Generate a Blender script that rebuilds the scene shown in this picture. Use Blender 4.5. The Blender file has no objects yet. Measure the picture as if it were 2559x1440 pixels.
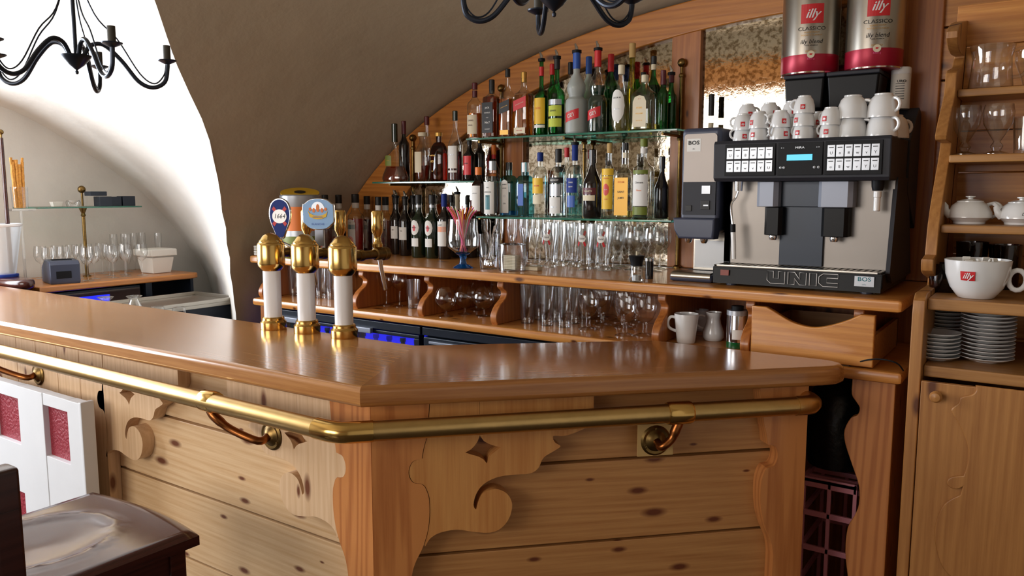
import bpy, bmesh, math, random
from mathutils import Vector, Matrix
random.seed(7)
S = bpy.context.scene
COL = S.collection
R = math.radians
# ------------------------------------------------------------------ camera
YAW, PIT, FPX = R(34.5), R(6.86), 1985.0
cd = bpy.data.cameras.new('camera'); cam = bpy.data.objects.new('camera', cd); COL.objects.link(cam)
cam.location = (0, 0, 1.6); cam.rotation_euler = (R(90) - PIT, 0, YAW)
cd.sensor_width = 36; cd.lens = FPX / 2559 * 36; cd.clip_start = .02
S.camera = cam
# ------------------------------------------------------------------ world, light, exposure
S.view_settings.view_transform = 'Standard'; S.view_settings.look = 'None'
S.view_settings.gamma = 1; S.view_settings.use_curve_mapping = False
S.view_settings.exposure = 0.0
S.cycles.transparent_max_bounces = 24
w = bpy.data.worlds.new('world'); S.world = w; w.use_nodes = True
w.node_tree.nodes['Background'].inputs[0].default_value = (.75, .85, 1, 1)
w.node_tree.nodes['Background'].inputs[1].default_value = .3
def area(name, loc, rot, sx, sy, power, col):
    l = bpy.data.lights.new(name, 'AREA'); l.shape = 'RECTANGLE'; l.size = sx; l.size_y = sy; l.energy = power; l.color = col
    o = bpy.data.objects.new(name, l); COL.objects.link(o); o.location = loc; o.rotation_euler = rot
    return o
area('daylight_left_window', (-4.9, .55, 1.85), (0, R(-90), 0), 1.5, 2.2, 145, (.87, .93, 1))
area('daylight_street_windows', (-2.7, -2.9, 1.95), (R(90), 0, 0), 2.5, 1.5, 74, (1, .93, .84))
# ------------------------------------------------------------------ photo geometry helpers
Fw = Vector((-math.sin(YAW) * math.cos(PIT), math.cos(YAW) * math.cos(PIT), -math.sin(PIT)))
Rt = Vector((math.cos(YAW), math.sin(YAW), 0)); Dn = Fw.cross(Rt); C0 = Vector((0, 0, 1.6))
def at(px, py, x=None, y=None, z=None, p=None, n=None):
    r = Fw * FPX + Rt * (px - 1279.5) + Dn * (py - 720)
    if x is not None: t = x / r.x
    elif y is not None: t = y / r.y
    elif z is not None: t = (z - 1.6) / r.z
    else: t = (Vector(p) - C0).dot(n) / r.dot(n)
    return C0 + r * t
def mpp(P): return (Vector(P) - C0).dot(Fw) / FPX      # metres per photo pixel at P
# ------------------------------------------------------------------ materials
def lin(c): return tuple(((x / 255) / 12.92 if x <= 10 else ((x / 255 + .055) / 1.055) ** 2.4) for x in c) + (1,)
def pbsdf(name):
    m = bpy.data.materials.new(name); m.use_nodes = True
    return m, m.node_tree, m.node_tree.nodes['Principled BSDF']
def mat(name, c, rough=.5, metal=0, coat=0, bump=0, bs=60, var=0, trans=0, emit=0, alpha=1, vs=8, spec=.5):
    m, t, b = pbsdf(name); c = lin(c)
    b.inputs['Base Color'].default_value = c; b.inputs['Roughness'].default_value = rough
    b.inputs['Metallic'].default_value = metal; b.inputs['Specular IOR Level'].default_value = spec; b.inputs['Coat Weight'].default_value = coat
    b.inputs['Coat Roughness'].default_value = .08
    b.inputs['Transmission Weight'].default_value = trans
    if emit: b.inputs['Emission Color'].default_value = c; b.inputs['Emission Strength'].default_value = emit
    tc = t.nodes.new('ShaderNodeTexCoord')
    n = t.nodes.new('ShaderNodeTexNoise'); n.inputs['Scale'].default_value = vs; n.inputs['Detail'].default_value = 5
    t.links.new(tc.outputs['Object'], n.inputs['Vector'])
    mx = t.nodes.new('ShaderNodeMixRGB'); mx.blend_type = 'MULTIPLY'; mx.inputs[1].default_value = c
    v = max(var, .03); rp = t.nodes.new('ShaderNodeValToRGB')
    rp.color_ramp.elements[0].color = (1 - v, 1 - v, 1 - v, 1); rp.color_ramp.elements[0].position = .3
    rp.color_ramp.elements[1].position = .7
    t.links.new(n.outputs['Fac'], rp.inputs[0]); mx.inputs[0].default_value = 1
    t.links.new(rp.outputs[0], mx.inputs[2]); t.links.new(mx.outputs[0], b.inputs['Base Color'])
    if bump:
        n2 = t.nodes.new('ShaderNodeTexNoise'); n2.inputs['Scale'].default_value = bs; n2.inputs['Detail'].default_value = 6
        t.links.new(tc.outputs['Object'], n2.inputs['Vector'])
        bp = t.nodes.new('ShaderNodeBump'); bp.inputs['Strength'].default_value = bump; bp.inputs['Distance'].default_value = .01
        t.links.new(n2.outputs['Fac'], bp.inputs['Height']); t.links.new(bp.outputs[0], b.inputs['Normal'])
    return m
ROT = {'x': (0, 0, 0), 'y': (0, 0, R(-90)), 'z': (0, R(90), 0), 'd': (0, 0, R(-45))}
def wood(name, light, dark, axis='x', rough=.4, coat=.0, knots=.5, ring=.5, scale=1., island=.0, kc=(92, 48, 20), fine=1., bmp=.12):
    m, t, b = pbsdf(name); N = t.nodes.new; L = t.links.new
    b.inputs['Roughness'].default_value = rough; b.inputs['Coat Weight'].default_value = coat; b.inputs['Coat Roughness'].default_value = .12
    tc = N('ShaderNodeTexCoord'); mp = N('ShaderNodeMapping'); mp.inputs['Rotation'].default_value = ROT[axis]
    L(tc.outputs['Object'], mp.inputs['Vector'])
    geo = N('ShaderNodeNewGeometry')
    vm = N('ShaderNodeVectorMath'); vm.operation = 'SCALE'; vm.inputs[0].default_value = (7, 13, 5)
    L(geo.outputs['Random Per Island'], vm.inputs['Scale'])
    va = N('ShaderNodeVectorMath'); L(mp.outputs[0], va.inputs[0]); L(vm.outputs[0], va.inputs[1])
    def mapped(sx, sy):
        q = N('ShaderNodeMapping'); q.inputs['Scale'].default_value = (sx * scale, sy * scale, sy * scale); L(va.outputs[0], q.inputs['Vector']); return q
    g = N('ShaderNodeTexNoise'); g.inputs['Scale'].default_value = 1; g.inputs['Detail'].default_value = 7; g.inputs['Roughness'].default_value = .65
    L(mapped(4, 120 * fine).outputs[0], g.inputs['Vector'])
    wv = N('ShaderNodeTexWave'); wv.wave_type = 'BANDS'; wv.bands_direction = 'DIAGONAL'; wv.inputs['Scale'].default_value = 1.
    wv.inputs['Distortion'].default_value = 11; wv.inputs['Detail'].default_value = 3; wv.inputs['Detail Scale'].default_value = .6
    L(mapped(.8, 24).outputs[0], wv.inputs['Vector'])
    a = N('ShaderNodeMath'); a.operation = 'MULTIPLY'; L(wv.outputs['Fac'], a.inputs[0]); a.inputs[1].default_value = ring
    s = N('ShaderNodeMath'); s.operation = 'MULTIPLY_ADD'; L(g.outputs['Fac'], s.inputs[0]); s.inputs[1].default_value = 1.1 - ring * .4; L(a.outputs[0], s.inputs[2])
    rp = N('ShaderNodeValToRGB'); e = rp.color_ramp.elements
    e[0].position = .25; e[0].color = lin(dark); e[1].position = .85; e[1].color = lin(light)
    L(s.outputs[0], rp.inputs[0]); col = rp.outputs[0]
    # knots
    if knots:
        kn = N('ShaderNodeTexVoronoi'); kn.voronoi_dimensions = '2D'; kn.inputs['Scale'].default_value = 1; kn.inputs['Randomness'].default_value = 1
        sx_ = N('ShaderNodeSeparateXYZ'); L(mapped(4.2, 11).outputs[0], sx_.inputs[0]); ad = N('ShaderNodeMath'); L(sx_.outputs[1], ad.inputs[0]); L(sx_.outputs[2], ad.inputs[1])
        cb_ = N('ShaderNodeCombineXYZ'); L(sx_.outputs[0], cb_.inputs[0]); L(ad.outputs[0], cb_.inputs[1]); L(cb_.outputs[0], kn.inputs['Vector'])
        cr = N('ShaderNodeValToRGB'); cr.color_ramp.elements[0].position = .055; cr.color_ramp.elements[0].color = (1, 1, 1, 1)
        cr.color_ramp.elements[1].position = .14; cr.color_ramp.elements[1].color = (0, 0, 0, 1)
        sp = N('ShaderNodeSeparateColor'); L(kn.outputs['Color'], sp.inputs[0])
        dv = N('ShaderNodeMath'); dv.operation = 'MULTIPLY_ADD'; L(sp.outputs[1], dv.inputs[0]); dv.inputs[1].default_value = 1.1; dv.inputs[2].default_value = .35
        d2 = N('ShaderNodeMath'); d2.operation = 'DIVIDE'; L(kn.outputs['Distance'], d2.inputs[0]); L(dv.outputs[0], d2.inputs[1]); L(d2.outputs[0], cr.inputs[0])
        gt = N('ShaderNodeMath'); gt.operation = 'LESS_THAN'; L(sp.outputs[0], gt.inputs[0]); gt.inputs[1].default_value = knots
        mu = N('ShaderNodeMath'); mu.operation = 'MULTIPLY'; L(cr.outputs[0], mu.inputs[0]); L(gt.outputs[0], mu.inputs[1])
        mk = N('ShaderNodeMixRGB'); L(mu.outputs[0], mk.inputs[0]); L(col, mk.inputs[1]); mk.inputs[2].default_value = lin(kc); col = mk.outputs[0]
    if island:
        ir = N('ShaderNodeMapRange'); ir.inputs[3].default_value = 1 - island; ir.inputs[4].default_value = 1 + island * .3
        L(geo.outputs['Random Per Island'], ir.inputs[0])
        mi = N('ShaderNodeVectorMath'); mi.operation = 'SCALE'; L(col, mi.inputs[0]); L(ir.outputs[0], mi.inputs['Scale']); col = mi.outputs[0]
    L(col, b.inputs['Base Color'])
    bp = N('ShaderNodeBump'); bp.inputs['Strength'].default_value = bmp; bp.inputs['Distance'].default_value = .003
    L(g.outputs['Fac'], bp.inputs['Height']); L(bp.outputs[0], b.inputs['Normal'])
    return m
def thin(name, tint=(1, 1, 1), gloss=1., edge=.0, rough=.02, haze=0):
    """thin clear or tinted glass: see-through face on, reflecting at the rim"""
    m = bpy.data.materials.new(name); m.use_nodes = True; t = m.node_tree; N = t.nodes.new; L = t.links.new
    t.nodes.remove(t.nodes['Principled BSDF']); out = t.nodes['Material Output']
    tr = N('ShaderNodeBsdfTransparent'); gl = N('ShaderNodeBsdfGlossy'); gl.inputs['Roughness'].default_value = rough
    lw = N('ShaderNodeLayerWeight'); lw.inputs['Blend'].default_value = .38
    cr = N('ShaderNodeValToRGB'); cr.color_ramp.elements[0].color = tuple(tint) + (1,)
    k = 1 - edge; cr.color_ramp.elements[1].color = (tint[0] * k, tint[1] * k, tint[2] * k, 1)
    cr.color_ramp.elements[0].position = .35
    L(lw.outputs['Facing'], cr.inputs[0]); L(cr.outputs[0], tr.inputs['Color'])
    l2 = N('ShaderNodeLayerWeight'); l2.inputs['Blend'].default_value = .5
    pw = N('ShaderNodeMath'); pw.operation = 'POWER'; L(l2.outputs['Facing'], pw.inputs[0]); pw.inputs[1].default_value = 3.5
    mu = N('ShaderNodeMath'); mu.operation = 'MULTIPLY_ADD'; L(pw.outputs[0], mu.inputs[0]); mu.inputs[1].default_value = .42 * gloss; mu.inputs[2].default_value = .05 * gloss
    mx = N('ShaderNodeMixShader'); L(mu.outputs[0], mx.inputs[0]); L(tr.outputs[0], mx.inputs[1]); L(gl.outputs[0], mx.inputs[2])
    last = mx
    if haze:
        df = N('ShaderNodeBsdfDiffuse'); df.inputs['Color'].default_value = (.8, .82, .82, 1)
        m2 = N('ShaderNodeMixShader'); m2.inputs[0].default_value = haze; L(mx.outputs[0], m2.inputs[1]); L(df.outputs[0], m2.inputs[2]); last = m2
    L(last.outputs[0], out.inputs['Surface'])
    return m
M = {}
M['plaster'] = mat('cream plaster shaded tone', (186, 172, 148), .9, bump=.5, bs=9, var=.1, vs=3)  # same cream paint as the walls; the vault's dimness is put in the colour
M['plaster_lit'] = mat('cream plaster lit tone', (222, 217, 209), .9, bump=.35, bs=14, var=.05)  # same paint again, whitened: window light in the recess is part of this colour
M['floor'] = mat('dark floor tiles', (70, 58, 50), .6, var=.2)
M['pine_x'] = wood('pine along shelf', (214, 148, 74), (174, 104, 42), 'x', .32, .3, .35, .25)
M['pine_y'] = wood('pine across shelf', (200, 132, 66), (160, 92, 40), 'y', .35, .3, .35, .25)
M['pine_z'] = wood('upright pine', (182, 112, 52), (144, 78, 32), 'z', .38, .2, .3, .25)
M['pine_arch'] = wood('arch pine', (194, 124, 50), (156, 88, 28), 'x', .38, .3, .15, .25)
M['pale_x'] = wood('knotty pale planks', (232, 198, 154), (208, 164, 114), 'x', .42, .15, .6, .2, island=.12, kc=(110, 58, 30))  # left planks paler than the right: window glare put into the wood colour
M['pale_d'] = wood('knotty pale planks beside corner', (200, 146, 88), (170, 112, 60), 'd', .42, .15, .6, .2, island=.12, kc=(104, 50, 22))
M['pale_z'] = wood('upright fretwork boards', (228, 194, 156), (204, 164, 120), 'z', .42, .15, .2, .2, kc=(112, 60, 30))  # left fretwork, paled the same way by window glare in the colour
M['post'] = wood('striped fir post', (206, 136, 76), (172, 102, 52), 'z', .36, .3, .0, .6, fine=.6)
M['oak_x'] = wood('varnished oak top', (188, 134, 80), (150, 96, 48), 'x', .22, .5, 0, .12, bmp=.02)
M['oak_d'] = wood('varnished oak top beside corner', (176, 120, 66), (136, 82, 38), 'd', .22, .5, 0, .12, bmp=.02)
M['cab_z'] = wood('cabinet pine', (178, 124, 66), (146, 92, 42), 'z', .45, .1, .3, .2)
M['cab_x'] = wood('cabinet shelf pine', (182, 132, 74), (150, 98, 48), 'x', .45, .1, .3, .2)
M['mahog'] = wood('dark stained beech', (70, 32, 27), (50, 20, 17), 'y', .2, .25, 0, .3, bmp=.04)
M['brass'] = mat('polished brass', (222, 182, 108), .18, 1, var=.1)
M['brass_r'] = mat('rubbed brass tube', (206, 172, 112), .32, 1, var=.14, vs=20)
M['brass_d'] = mat('tarnished brass', (140, 112, 66), .35, 1, var=.35, vs=60)
M['chrome'] = mat('chrome', (215, 216, 220), .12, 1)
M['steel'] = mat('brushed steel', (184, 178, 168), .30, 1, var=.06)
M['steel_dim'] = mat('satin steel front', (150, 142, 136), .48, 1, var=.05)
M['splash'] = mat('satin splash steel', (132, 126, 120), .40, 1, var=.05)
M['alu'] = mat('grey painted metal', (150, 156, 170), .4, .2)
M['iron'] = mat('dark blue grey iron', (44, 50, 62), .35, .6)
M['black'] = mat('black plastic', (20, 21, 25), .5, spec=.2)
M['blackg'] = mat('glossy black', (14, 14, 16), .38, spec=.2)
M['crimson'] = mat('crimson tin print', (168, 24, 52), .35, .3)
M['dark'] = mat('charcoal casing', (46, 47, 54), .5, spec=.3)
M['navy'] = mat('dark blue grey casing', (62, 68, 88), .4)
M['fridge'] = mat('graphite fridge front', (34, 42, 54), .35, .3)
M['porc'] = mat('white porcelain', (232, 232, 232), .12, coat=.5)
M['white'] = mat('white enamel', (240, 240, 242), .2, coat=.4)
M['paper'] = mat('white paper', (235, 233, 228), .8)
M['cream'] = mat('cream label', (226, 214, 186), .7)
M['foam'] = mat('white foam', (228, 222, 212), .85)
M['red'] = mat('red print', (206, 34, 40), .45)
M['dred'] = mat('crimson paint', (150, 34, 52), .4, bump=.8, bs=90)
M['yellow'] = mat('yellow print', (236, 190, 40), .5)
M['orange'] = mat('orange print', (232, 122, 34), .45)
M['gold'] = mat('gold print', (206, 158, 74), .35, .5)
M['blue'] = mat('blue print', (40, 88, 176), .4)
M['dblue'] = mat('deep blue print', (28, 52, 130), .5, spec=.2)
M['lblue'] = mat('light blue badge', (150, 190, 236), .45, spec=.3)
M['teal'] = mat('teal print', (28, 110, 120), .5)
M['lime'] = mat('lime label', (196, 208, 70), .6)
M['olive'] = mat('olive print', (112, 124, 34), .5)
M['silver'] = mat('silver print', (180, 184, 190), .35, .6)
M['ink'] = mat('black ink', (24, 22, 22), .5)
M['maroon'] = mat('maroon foil', (92, 26, 34), .4)
M['pink'] = mat('pink plastic', (216, 140, 152), .5)
M['pinkst'] = mat('pink straw', (238, 96, 150), .4)
M['salmon'] = mat('salmon straw', (236, 130, 110), .4)
M['cork'] = mat('cork tan', (196, 160, 100), .7)
M['white_wood'] = mat('white painted wood', (222, 224, 228), .45, var=.04)
M['bread'] = mat('baked breadstick', (224, 158, 70), .7, var=.35, vs=120)
M['candle'] = mat('drip candle sleeve', (70, 66, 56), .6, var=.2)
M['led'] = mat('blue lit fridge inside', (30, 40, 235), .5, emit=1.2)
M['lcd'] = mat('lit cyan display', (60, 190, 220), .3, emit=.7)
M['bag'] = mat('black bin bag', (12, 16, 18), .35, bump=.6, bs=20)
M['glass'] = thin('clear glass', (.98, .985, .985), 2.6, .40)
M['glass2'] = thin('clear bottle glass', (.95, .97, .96), 2.3, .42)
M['glassB'] = thin('blue bottle glass', (.35, .80, .90), 1.2, .4)
M['glassG'] = thin('green bottle glass', (.12, .55, .22), 1.2, .5)
M['glassGy'] = thin('yellow green bottle glass', (.72, .72, .25), 1.2, .4)
M['glassBr'] = thin('brown glass', (.30, .12, .07), 1.2, .4)
M['frost'] = mat('frosted glass', (196, 202, 198), .45, trans=.35)
M['shelfg'] = thin('shelf glass', (.82, .93, .89), 1.3, .1)
M['shelfe'] = mat('green glass edge', (46, 120, 98), .12, trans=.3, coat=.5)
M['cobalt'] = mat('blue tinted foot glass', (20, 110, 190), .08, trans=.75)
M['amber'] = mat('amber liquor', (214, 122, 30), .1, trans=.85)
M['cognac'] = mat('cognac', (150, 52, 18), .1, trans=.8)
M['redliq'] = mat('red syrup', (200, 28, 16), .1, trans=.5)
M['pinkliq'] = mat('pale pink drink', (206, 150, 140), .1, trans=.8)
M['winered'] = mat('dark red liqueur', (84, 14, 26), .1, trans=.4)
M['greenliq'] = mat('dark green liqueur', (6, 56, 44), .08, trans=.3, coat=.6)
M['emerald'] = mat('emerald glass', (10, 130, 70), .08, trans=.5, coat=.6)
M['yelliq'] = mat('pale yellow liqueur', (214, 198, 110), .1, trans=.85)
M['darkbot'] = mat('near black bottle', (22, 16, 16), .12, coat=.6)
M['dgreenb'] = mat('dark green bottle', (22, 36, 22), .1, coat=.6)
def mirror():
    m, t, b = pbsdf('speckled antique mirror'); N = t.nodes.new; L = t.links.new
    b.inputs['Metallic'].default_value = 1; b.inputs['Roughness'].default_value = .03
    tc = N('ShaderNodeTexCoord'); n = N('ShaderNodeTexNoise'); n.inputs['Scale'].default_value = 75; n.inputs['Detail'].default_value = 8
    L(tc.outputs['Object'], n.inputs['Vector'])
    r = N('ShaderNodeValToRGB'); r.color_ramp.elements[0].position = .38; r.color_ramp.elements[0].color = (.30, .25, .18, 1)
    r.color_ramp.elements[1].position = .56; r.color_ramp.elements[1].color = (.70, .66, .58, 1)
    L(n.outputs['Fac'], r.inputs[0]); L(r.outputs[0], b.inputs['Base Color'])
    bp = N('ShaderNodeBump'); bp.inputs['Strength'].default_value = .06; bp.inputs['Distance'].default_value = .002
    L(n.outputs['Fac'], bp.inputs['Height']); L(bp.outputs[0], b.inputs['Normal'])
    return m
M['mirror'] = mirror()
M['pane'] = mat('bright overcast window pane', (236, 242, 255), .5, emit=1.6)
# ------------------------------------------------------------------ mesh builder
ORG = {}
def frame(o, u, v, n):
    u, v, n = Vector(u), Vector(v), Vector(n)
    return Matrix(((u.x, v.x, n.x, o[0]), (u.y, v.y, n.y, o[1]), (u.z, v.z, n.z, o[2]), (0, 0, 0, 1)))
TXT = {}
def text_geo(s, shear=0, bold=0):
    k = (s, shear, bold)
    if k not in TXT:
        c = bpy.data.curves.new('t', 'FONT'); c.body = s; c.size = 1; c.resolution_u = 2; c.shear = shear; c.offset = bold
        c.align_x = 'CENTER'; c.align_y = 'CENTER'
        o = bpy.data.objects.new('t', c); COL.objects.link(o); bpy.context.view_layer.update()
        me = o.evaluated_get(bpy.context.evaluated_depsgraph_get()).to_mesh()
        TXT[k] = ([v.co.copy() for v in me.vertices], [tuple(p.vertices) for p in me.polygons])
        bpy.data.objects.remove(o)
    return TXT[k]
class MB:
    def __init__(s): s.v, s.f, s.i, s.wn = [], [], [], False
    def add(s, vs, fs, mi=0, M4=None):
        o = len(s.v)
        s.v += [tuple(M4 @ Vector(p)) if M4 else tuple(p) for p in vs]
        s.f += [tuple(o + k for k in f) for f in fs]; s.i += [mi] * len(fs); return s
    def box(s, x0, x1, y0, y1, z0, z1, bev=0, mi=0, M4=None, seg=2, taper=None):
        vs = [(x, y, z) for x in (x0, x1) for y in (y0, y1) for z in (z0, z1)]
        if taper:
            cx, cy = (x0 + x1) / 2, (y0 + y1) / 2
            vs = [((x - cx) * (taper if z == z0 else 1) + cx, (y - cy) * (taper if z == z0 else 1) + cy, z) for x, y, z in vs]
        fs = [(0, 1, 3, 2), (4, 6, 7, 5), (0, 4, 5, 1), (2, 3, 7, 6), (0, 2, 6, 4), (1, 5, 7, 3)]
        if not bev: return s.add(vs, fs, mi, M4)
        s.wn = True; bm = bmesh.new(); bv = [bm.verts.new(v) for v in vs]
        for f in fs: bm.faces.new([bv[k] for k in f])
        bmesh.ops.bevel(bm, geom=bm.edges[:], offset=bev, segments=seg, affect='EDGES', profile=.5)
        return s.bm(bm, mi, M4)
    def bm(s, bm, mi=0, M4=None):
        bm.verts.index_update(); s.add([v.co.copy() for v in bm.verts], [tuple(v.index for v in f.verts) for f in bm.faces], mi, M4); bm.free(); return s
    def lathe(s, pr, n=24, loc=(0, 0, 0), sq=0, M4=None, mi=0, sy=1, cap=True):
        """pr: (radius, z); sq>0 squares the section; sy flattens in y"""
        vs, fs = [], []
        for r, z in pr:
            for k in range(n):
                a = 2 * math.pi * (k + .5) / n; c, d = math.cos(a), math.sin(a); q = 1
                if sq: q = (abs(c) ** (2 + sq) + abs(d) ** (2 + sq)) ** (-1 / (2 + sq))
                vs.append((loc[0] + r * q * c, loc[1] + r * q * d * sy, loc[2] + z))
        for j in range(len(pr) - 1):
            for k in range(n):
                k2 = (k + 1) % n; fs.append((j * n + k, j * n + k2, (j + 1) * n + k2, (j + 1) * n + k))
        if cap:
            if pr[0][0] > 1e-4: fs.append(tuple(range(n))[::-1])
            if pr[-1][0] > 1e-4: fs.append(tuple((len(pr) - 1) * n + k for k in range(n)))
        return s.add(vs, fs, mi, M4)
    def tube(s, pts, r, n=8, mi=0, M4=None, closed=False):
        pts = [Vector(p) for p in pts]; m = len(pts); vs, fs = [], []
        rr = r if isinstance(r, (list, tuple)) else [r] * m
        up = None
        for i, p in enumerate(pts):
            a = pts[(i - 1) % m] if (i or closed) else p; b = pts[(i + 1) % m] if (i < m - 1 or closed) else p
            d = (b - a).normalized()
            if up is None: up = Vector((0, 0, 1)) if abs(d.z) < .9 else Vector((1, 0, 0))
            x = (up - d * up.dot(d)).normalized(); y = d.cross(x); up = x
            vs += [p + (x * math.cos(2 * math.pi * k / n) + y * math.sin(2 * math.pi * k / n)) * rr[i] for k in range(n)]
        for i in range(m if closed else m - 1):
            j = (i + 1) % m
            for k in range(n): k2 = (k + 1) % n; fs.append((i * n + k, i * n + k2, j * n + k2, j * n + k))
        if not closed: fs += [tuple(range(n))[::-1], tuple((m - 1) * n + k for k in range(n))]
        return s.add(vs, fs, mi, M4)
    def prism(s, poly, t0, t1, M4=None, mi=0, bev=0, skip=None):
        bm = bmesh.new(); n = len(poly)
        a = [bm.verts.new((x, y, t0)) for x, y in poly]; b = [bm.verts.new((x, y, t1)) for x, y in poly]
        bm.faces.new(a[::-1]); bm.faces.new(b)
        for k in range(n): bm.faces.new((a[k], a[(k + 1) % n], b[(k + 1) % n], b[k]))
        bmesh.ops.recalc_face_normals(bm, faces=bm.faces[:])
        if bev:
            s.wn = True; es = [e for e in bm.edges if abs(e.verts[0].co.z - e.verts[1].co.z) < 1e-6 and not (skip and skip(e.verts[0].co, e.verts[1].co))]
            bmesh.ops.bevel(bm, geom=es, offset=bev, segments=3, affect='EDGES', profile=.5)
        return s.bm(bm, mi, M4)
    def text(s, tx, size, M4, mi=0, shear=0, bold=0, bend=0, sx=1):
        v, f = text_geo(tx, shear, bold); vs = []
        for p in v:
            x, y = p.x * size * sx, p.y * size
            vs.append((bend * math.sin(x / bend), y, bend * math.cos(x / bend) - bend) if bend else (x, y, 0))
        return s.add(vs, f, mi, M4)
    def build(s, name, mats, parent=None, loc=(0, 0, 0), world=False, sharp=35, flat=False):
        me = bpy.data.meshes.new(name)
        off = Vector(ORG.get(parent.name, (0, 0, 0))) if (world and parent) else (Vector(loc) if world else Vector((0, 0, 0)))
        me.from_pydata([tuple(Vector(p) - off) for p in s.v], [], s.f)
        for m in (mats if isinstance(mats, (list, tuple)) else [mats]): me.materials.append(M[m] if isinstance(m, str) else m)
        me.polygons.foreach_set('material_index', s.i)
        b = bmesh.new(); b.from_mesh(me)
        if not flat: bmesh.ops.recalc_face_normals(b, faces=b.faces[:])
        b.to_mesh(me); b.free()
        if not flat:
            me.polygons.foreach_set('use_smooth', [True] * len(me.polygons)); me.set_sharp_from_angle(angle=R(sharp))
        o = bpy.data.objects.new(name, me); COL.objects.link(o)
        if s.wn and not flat: wm = o.modifiers.new('even_shading', 'WEIGHTED_NORMAL'); wm.keep_sharp = True; wm.weight = 80
        if parent: o.parent = parent; ORG[o.name] = ORG.get(parent.name, (0, 0, 0))
        else: o.location = loc; ORG[o.name] = tuple(loc)
        return o
def tag(o, label=None, cat=None, group=None, kind=None):
    if label: o['label'] = label
    if cat: o['category'] = cat
    if group: o['group'] = group
    if kind: o['kind'] = kind
    return o
def thing(name, label, cat, loc=(0, 0, 0), group=None, rz=0):
    o = bpy.data.objects.new(name, None); COL.objects.link(o); o.location = loc; o.rotation_euler = (0, 0, rz); o.empty_display_size = .05
    ORG[o.name] = tuple(loc); return tag(o, label, cat, group)
KIDS = {}
def dup(o, loc=None, rz=None, label=None, group=None, parent=None):
    c = o.copy(); COL.objects.link(c)
    if parent: c.parent = parent
    if loc is not None: c.location = loc
    if rz is not None: c.rotation_euler = (0, 0, rz)
    tag(c, label, None, group)
    for ch in o.children: dup(ch, parent=c)
    return c
def struct(name, mb, mats, **k): return tag(mb.build(name, mats, **k), kind='structure')
def smooth(pts, k=4, closed=True):
    out = []; n = len(pts)
    for i in range(n if closed else n - 1):
        p = [Vector(pts[(i + d) % n] if closed else pts[min(max(i + d, 0), n - 1)]) for d in (-1, 0, 1, 2)]
        for j in range(k):
            t = j / k
            out.append(tuple(.5 * ((2 * p[1]) + (p[2] - p[0]) * t + (2 * p[0] - 5 * p[1] + 4 * p[2] - p[3]) * t * t + (3 * p[1] - p[0] - 3 * p[2] + p[3]) * t ** 3)))
    if not closed: out.append(tuple(pts[-1]))
    return out
def arc(c, r, a0, a1, n): return [(c[0] + r * math.cos(R(a0 + (a1 - a0) * k / n)), c[1] + r * math.sin(R(a0 + (a1 - a0) * k / n))) for k in range(n + 1)]
FRONT = ((1, 0, 0), (0, 0, 1), (0, -1, 0))       # a face turned to the room
# ================================================================== SETTING
YW = 3.05                                        # back wall
struct('floor', MB().box(-5.2, 3, -3.2, 3.2, -.1, 0), 'floor')
def vb(y): return 1.37 + .45 * min(max(0, 3 - y), 1.8)
def vault_pt(a, y):                              # a: 0 left springing .. 180 right springing
    z = 1.0 + vb(y) * math.sin(R(a)); x = -.7 - 2.6 * math.cos(R(a)); return (x, y, z)
QS = 49.2
GR = [(590, 790), (585, 740), (580, 700), (575, 650), (570, 600), (558, 520), (545, 450), (520, 330), (496, 275), (470, 220), (448, 170), (425, 120), (405, 40), (390, 0)]
def groin(px, py):
    lo = None
    for k in range(4000):
        t = .001 * (k + 800); P = C0 + (Fw * FPX + Rt * (px - 1279.5) + Dn * (py - 720)) / FPX * t
        if ((P.x + .7) / 2.6) ** 2 + (max(0, P.z - 1) / vb(P.y)) ** 2 >= 1: return P
G = [groin(*p) for p in GR]
G = [Vector((-3.3, 2.41, 0)), Vector((-3.3, 2.41, .6))] + G + [Vector(vault_pt(45.5, 1.5)), Vector(vault_pt(QS, 1.2))]
mb = MB(); ys = [3.06 - .12 * k for k in range(0, 52)]
def gy_at(z):                                    # y of the groin at height z (the vault starts behind it)
    for a, b in zip(G, G[1:]):
        if a.z <= z <= b.z: return a.y + (b.y - a.y) * (z - a.z) / max(1e-6, b.z - a.z)
    return -9
angs = [2.5 * k for k in range(73)]
# rows of the main vault, each row cut at the groin on its left flank
rows = [('w', zz) for zz in (0, .3, .6, .8, .95)] + [('a', a) for a in angs if a < QS] + [('a', QS - 1e-3), ('a', QS)] + [('a', a) for a in angs if a > QS]
N = 40; vs = []; fs = []
for kind, q in rows:
    row = []
    y_end = 1.2
    if kind == 'w': y_end = gy_at(q)
    elif q < QS:
        for k in range(600):                     # march along y until the groin is crossed
            y = 3.06 - k * .01; P = vault_pt(q, y)
            if y <= gy_at(P[2]) or y <= 1.2: y_end = y; break
    for k in range(N + 1):
        y = 3.06 + (y_end - 3.06) * k / N
        row.append((-3.3, y, q) if kind == 'w' else vault_pt(q, y))
    vs += row
rows2 = len(rows)
for j in range(rows2 - 1):
    for k in range(N): a = j * (N + 1) + k; fs.append((a, a + 1, a + N + 2, a + N + 1))
mb.add(vs, fs); struct('ceiling', mb, 'plaster', sharp=60)
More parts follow.
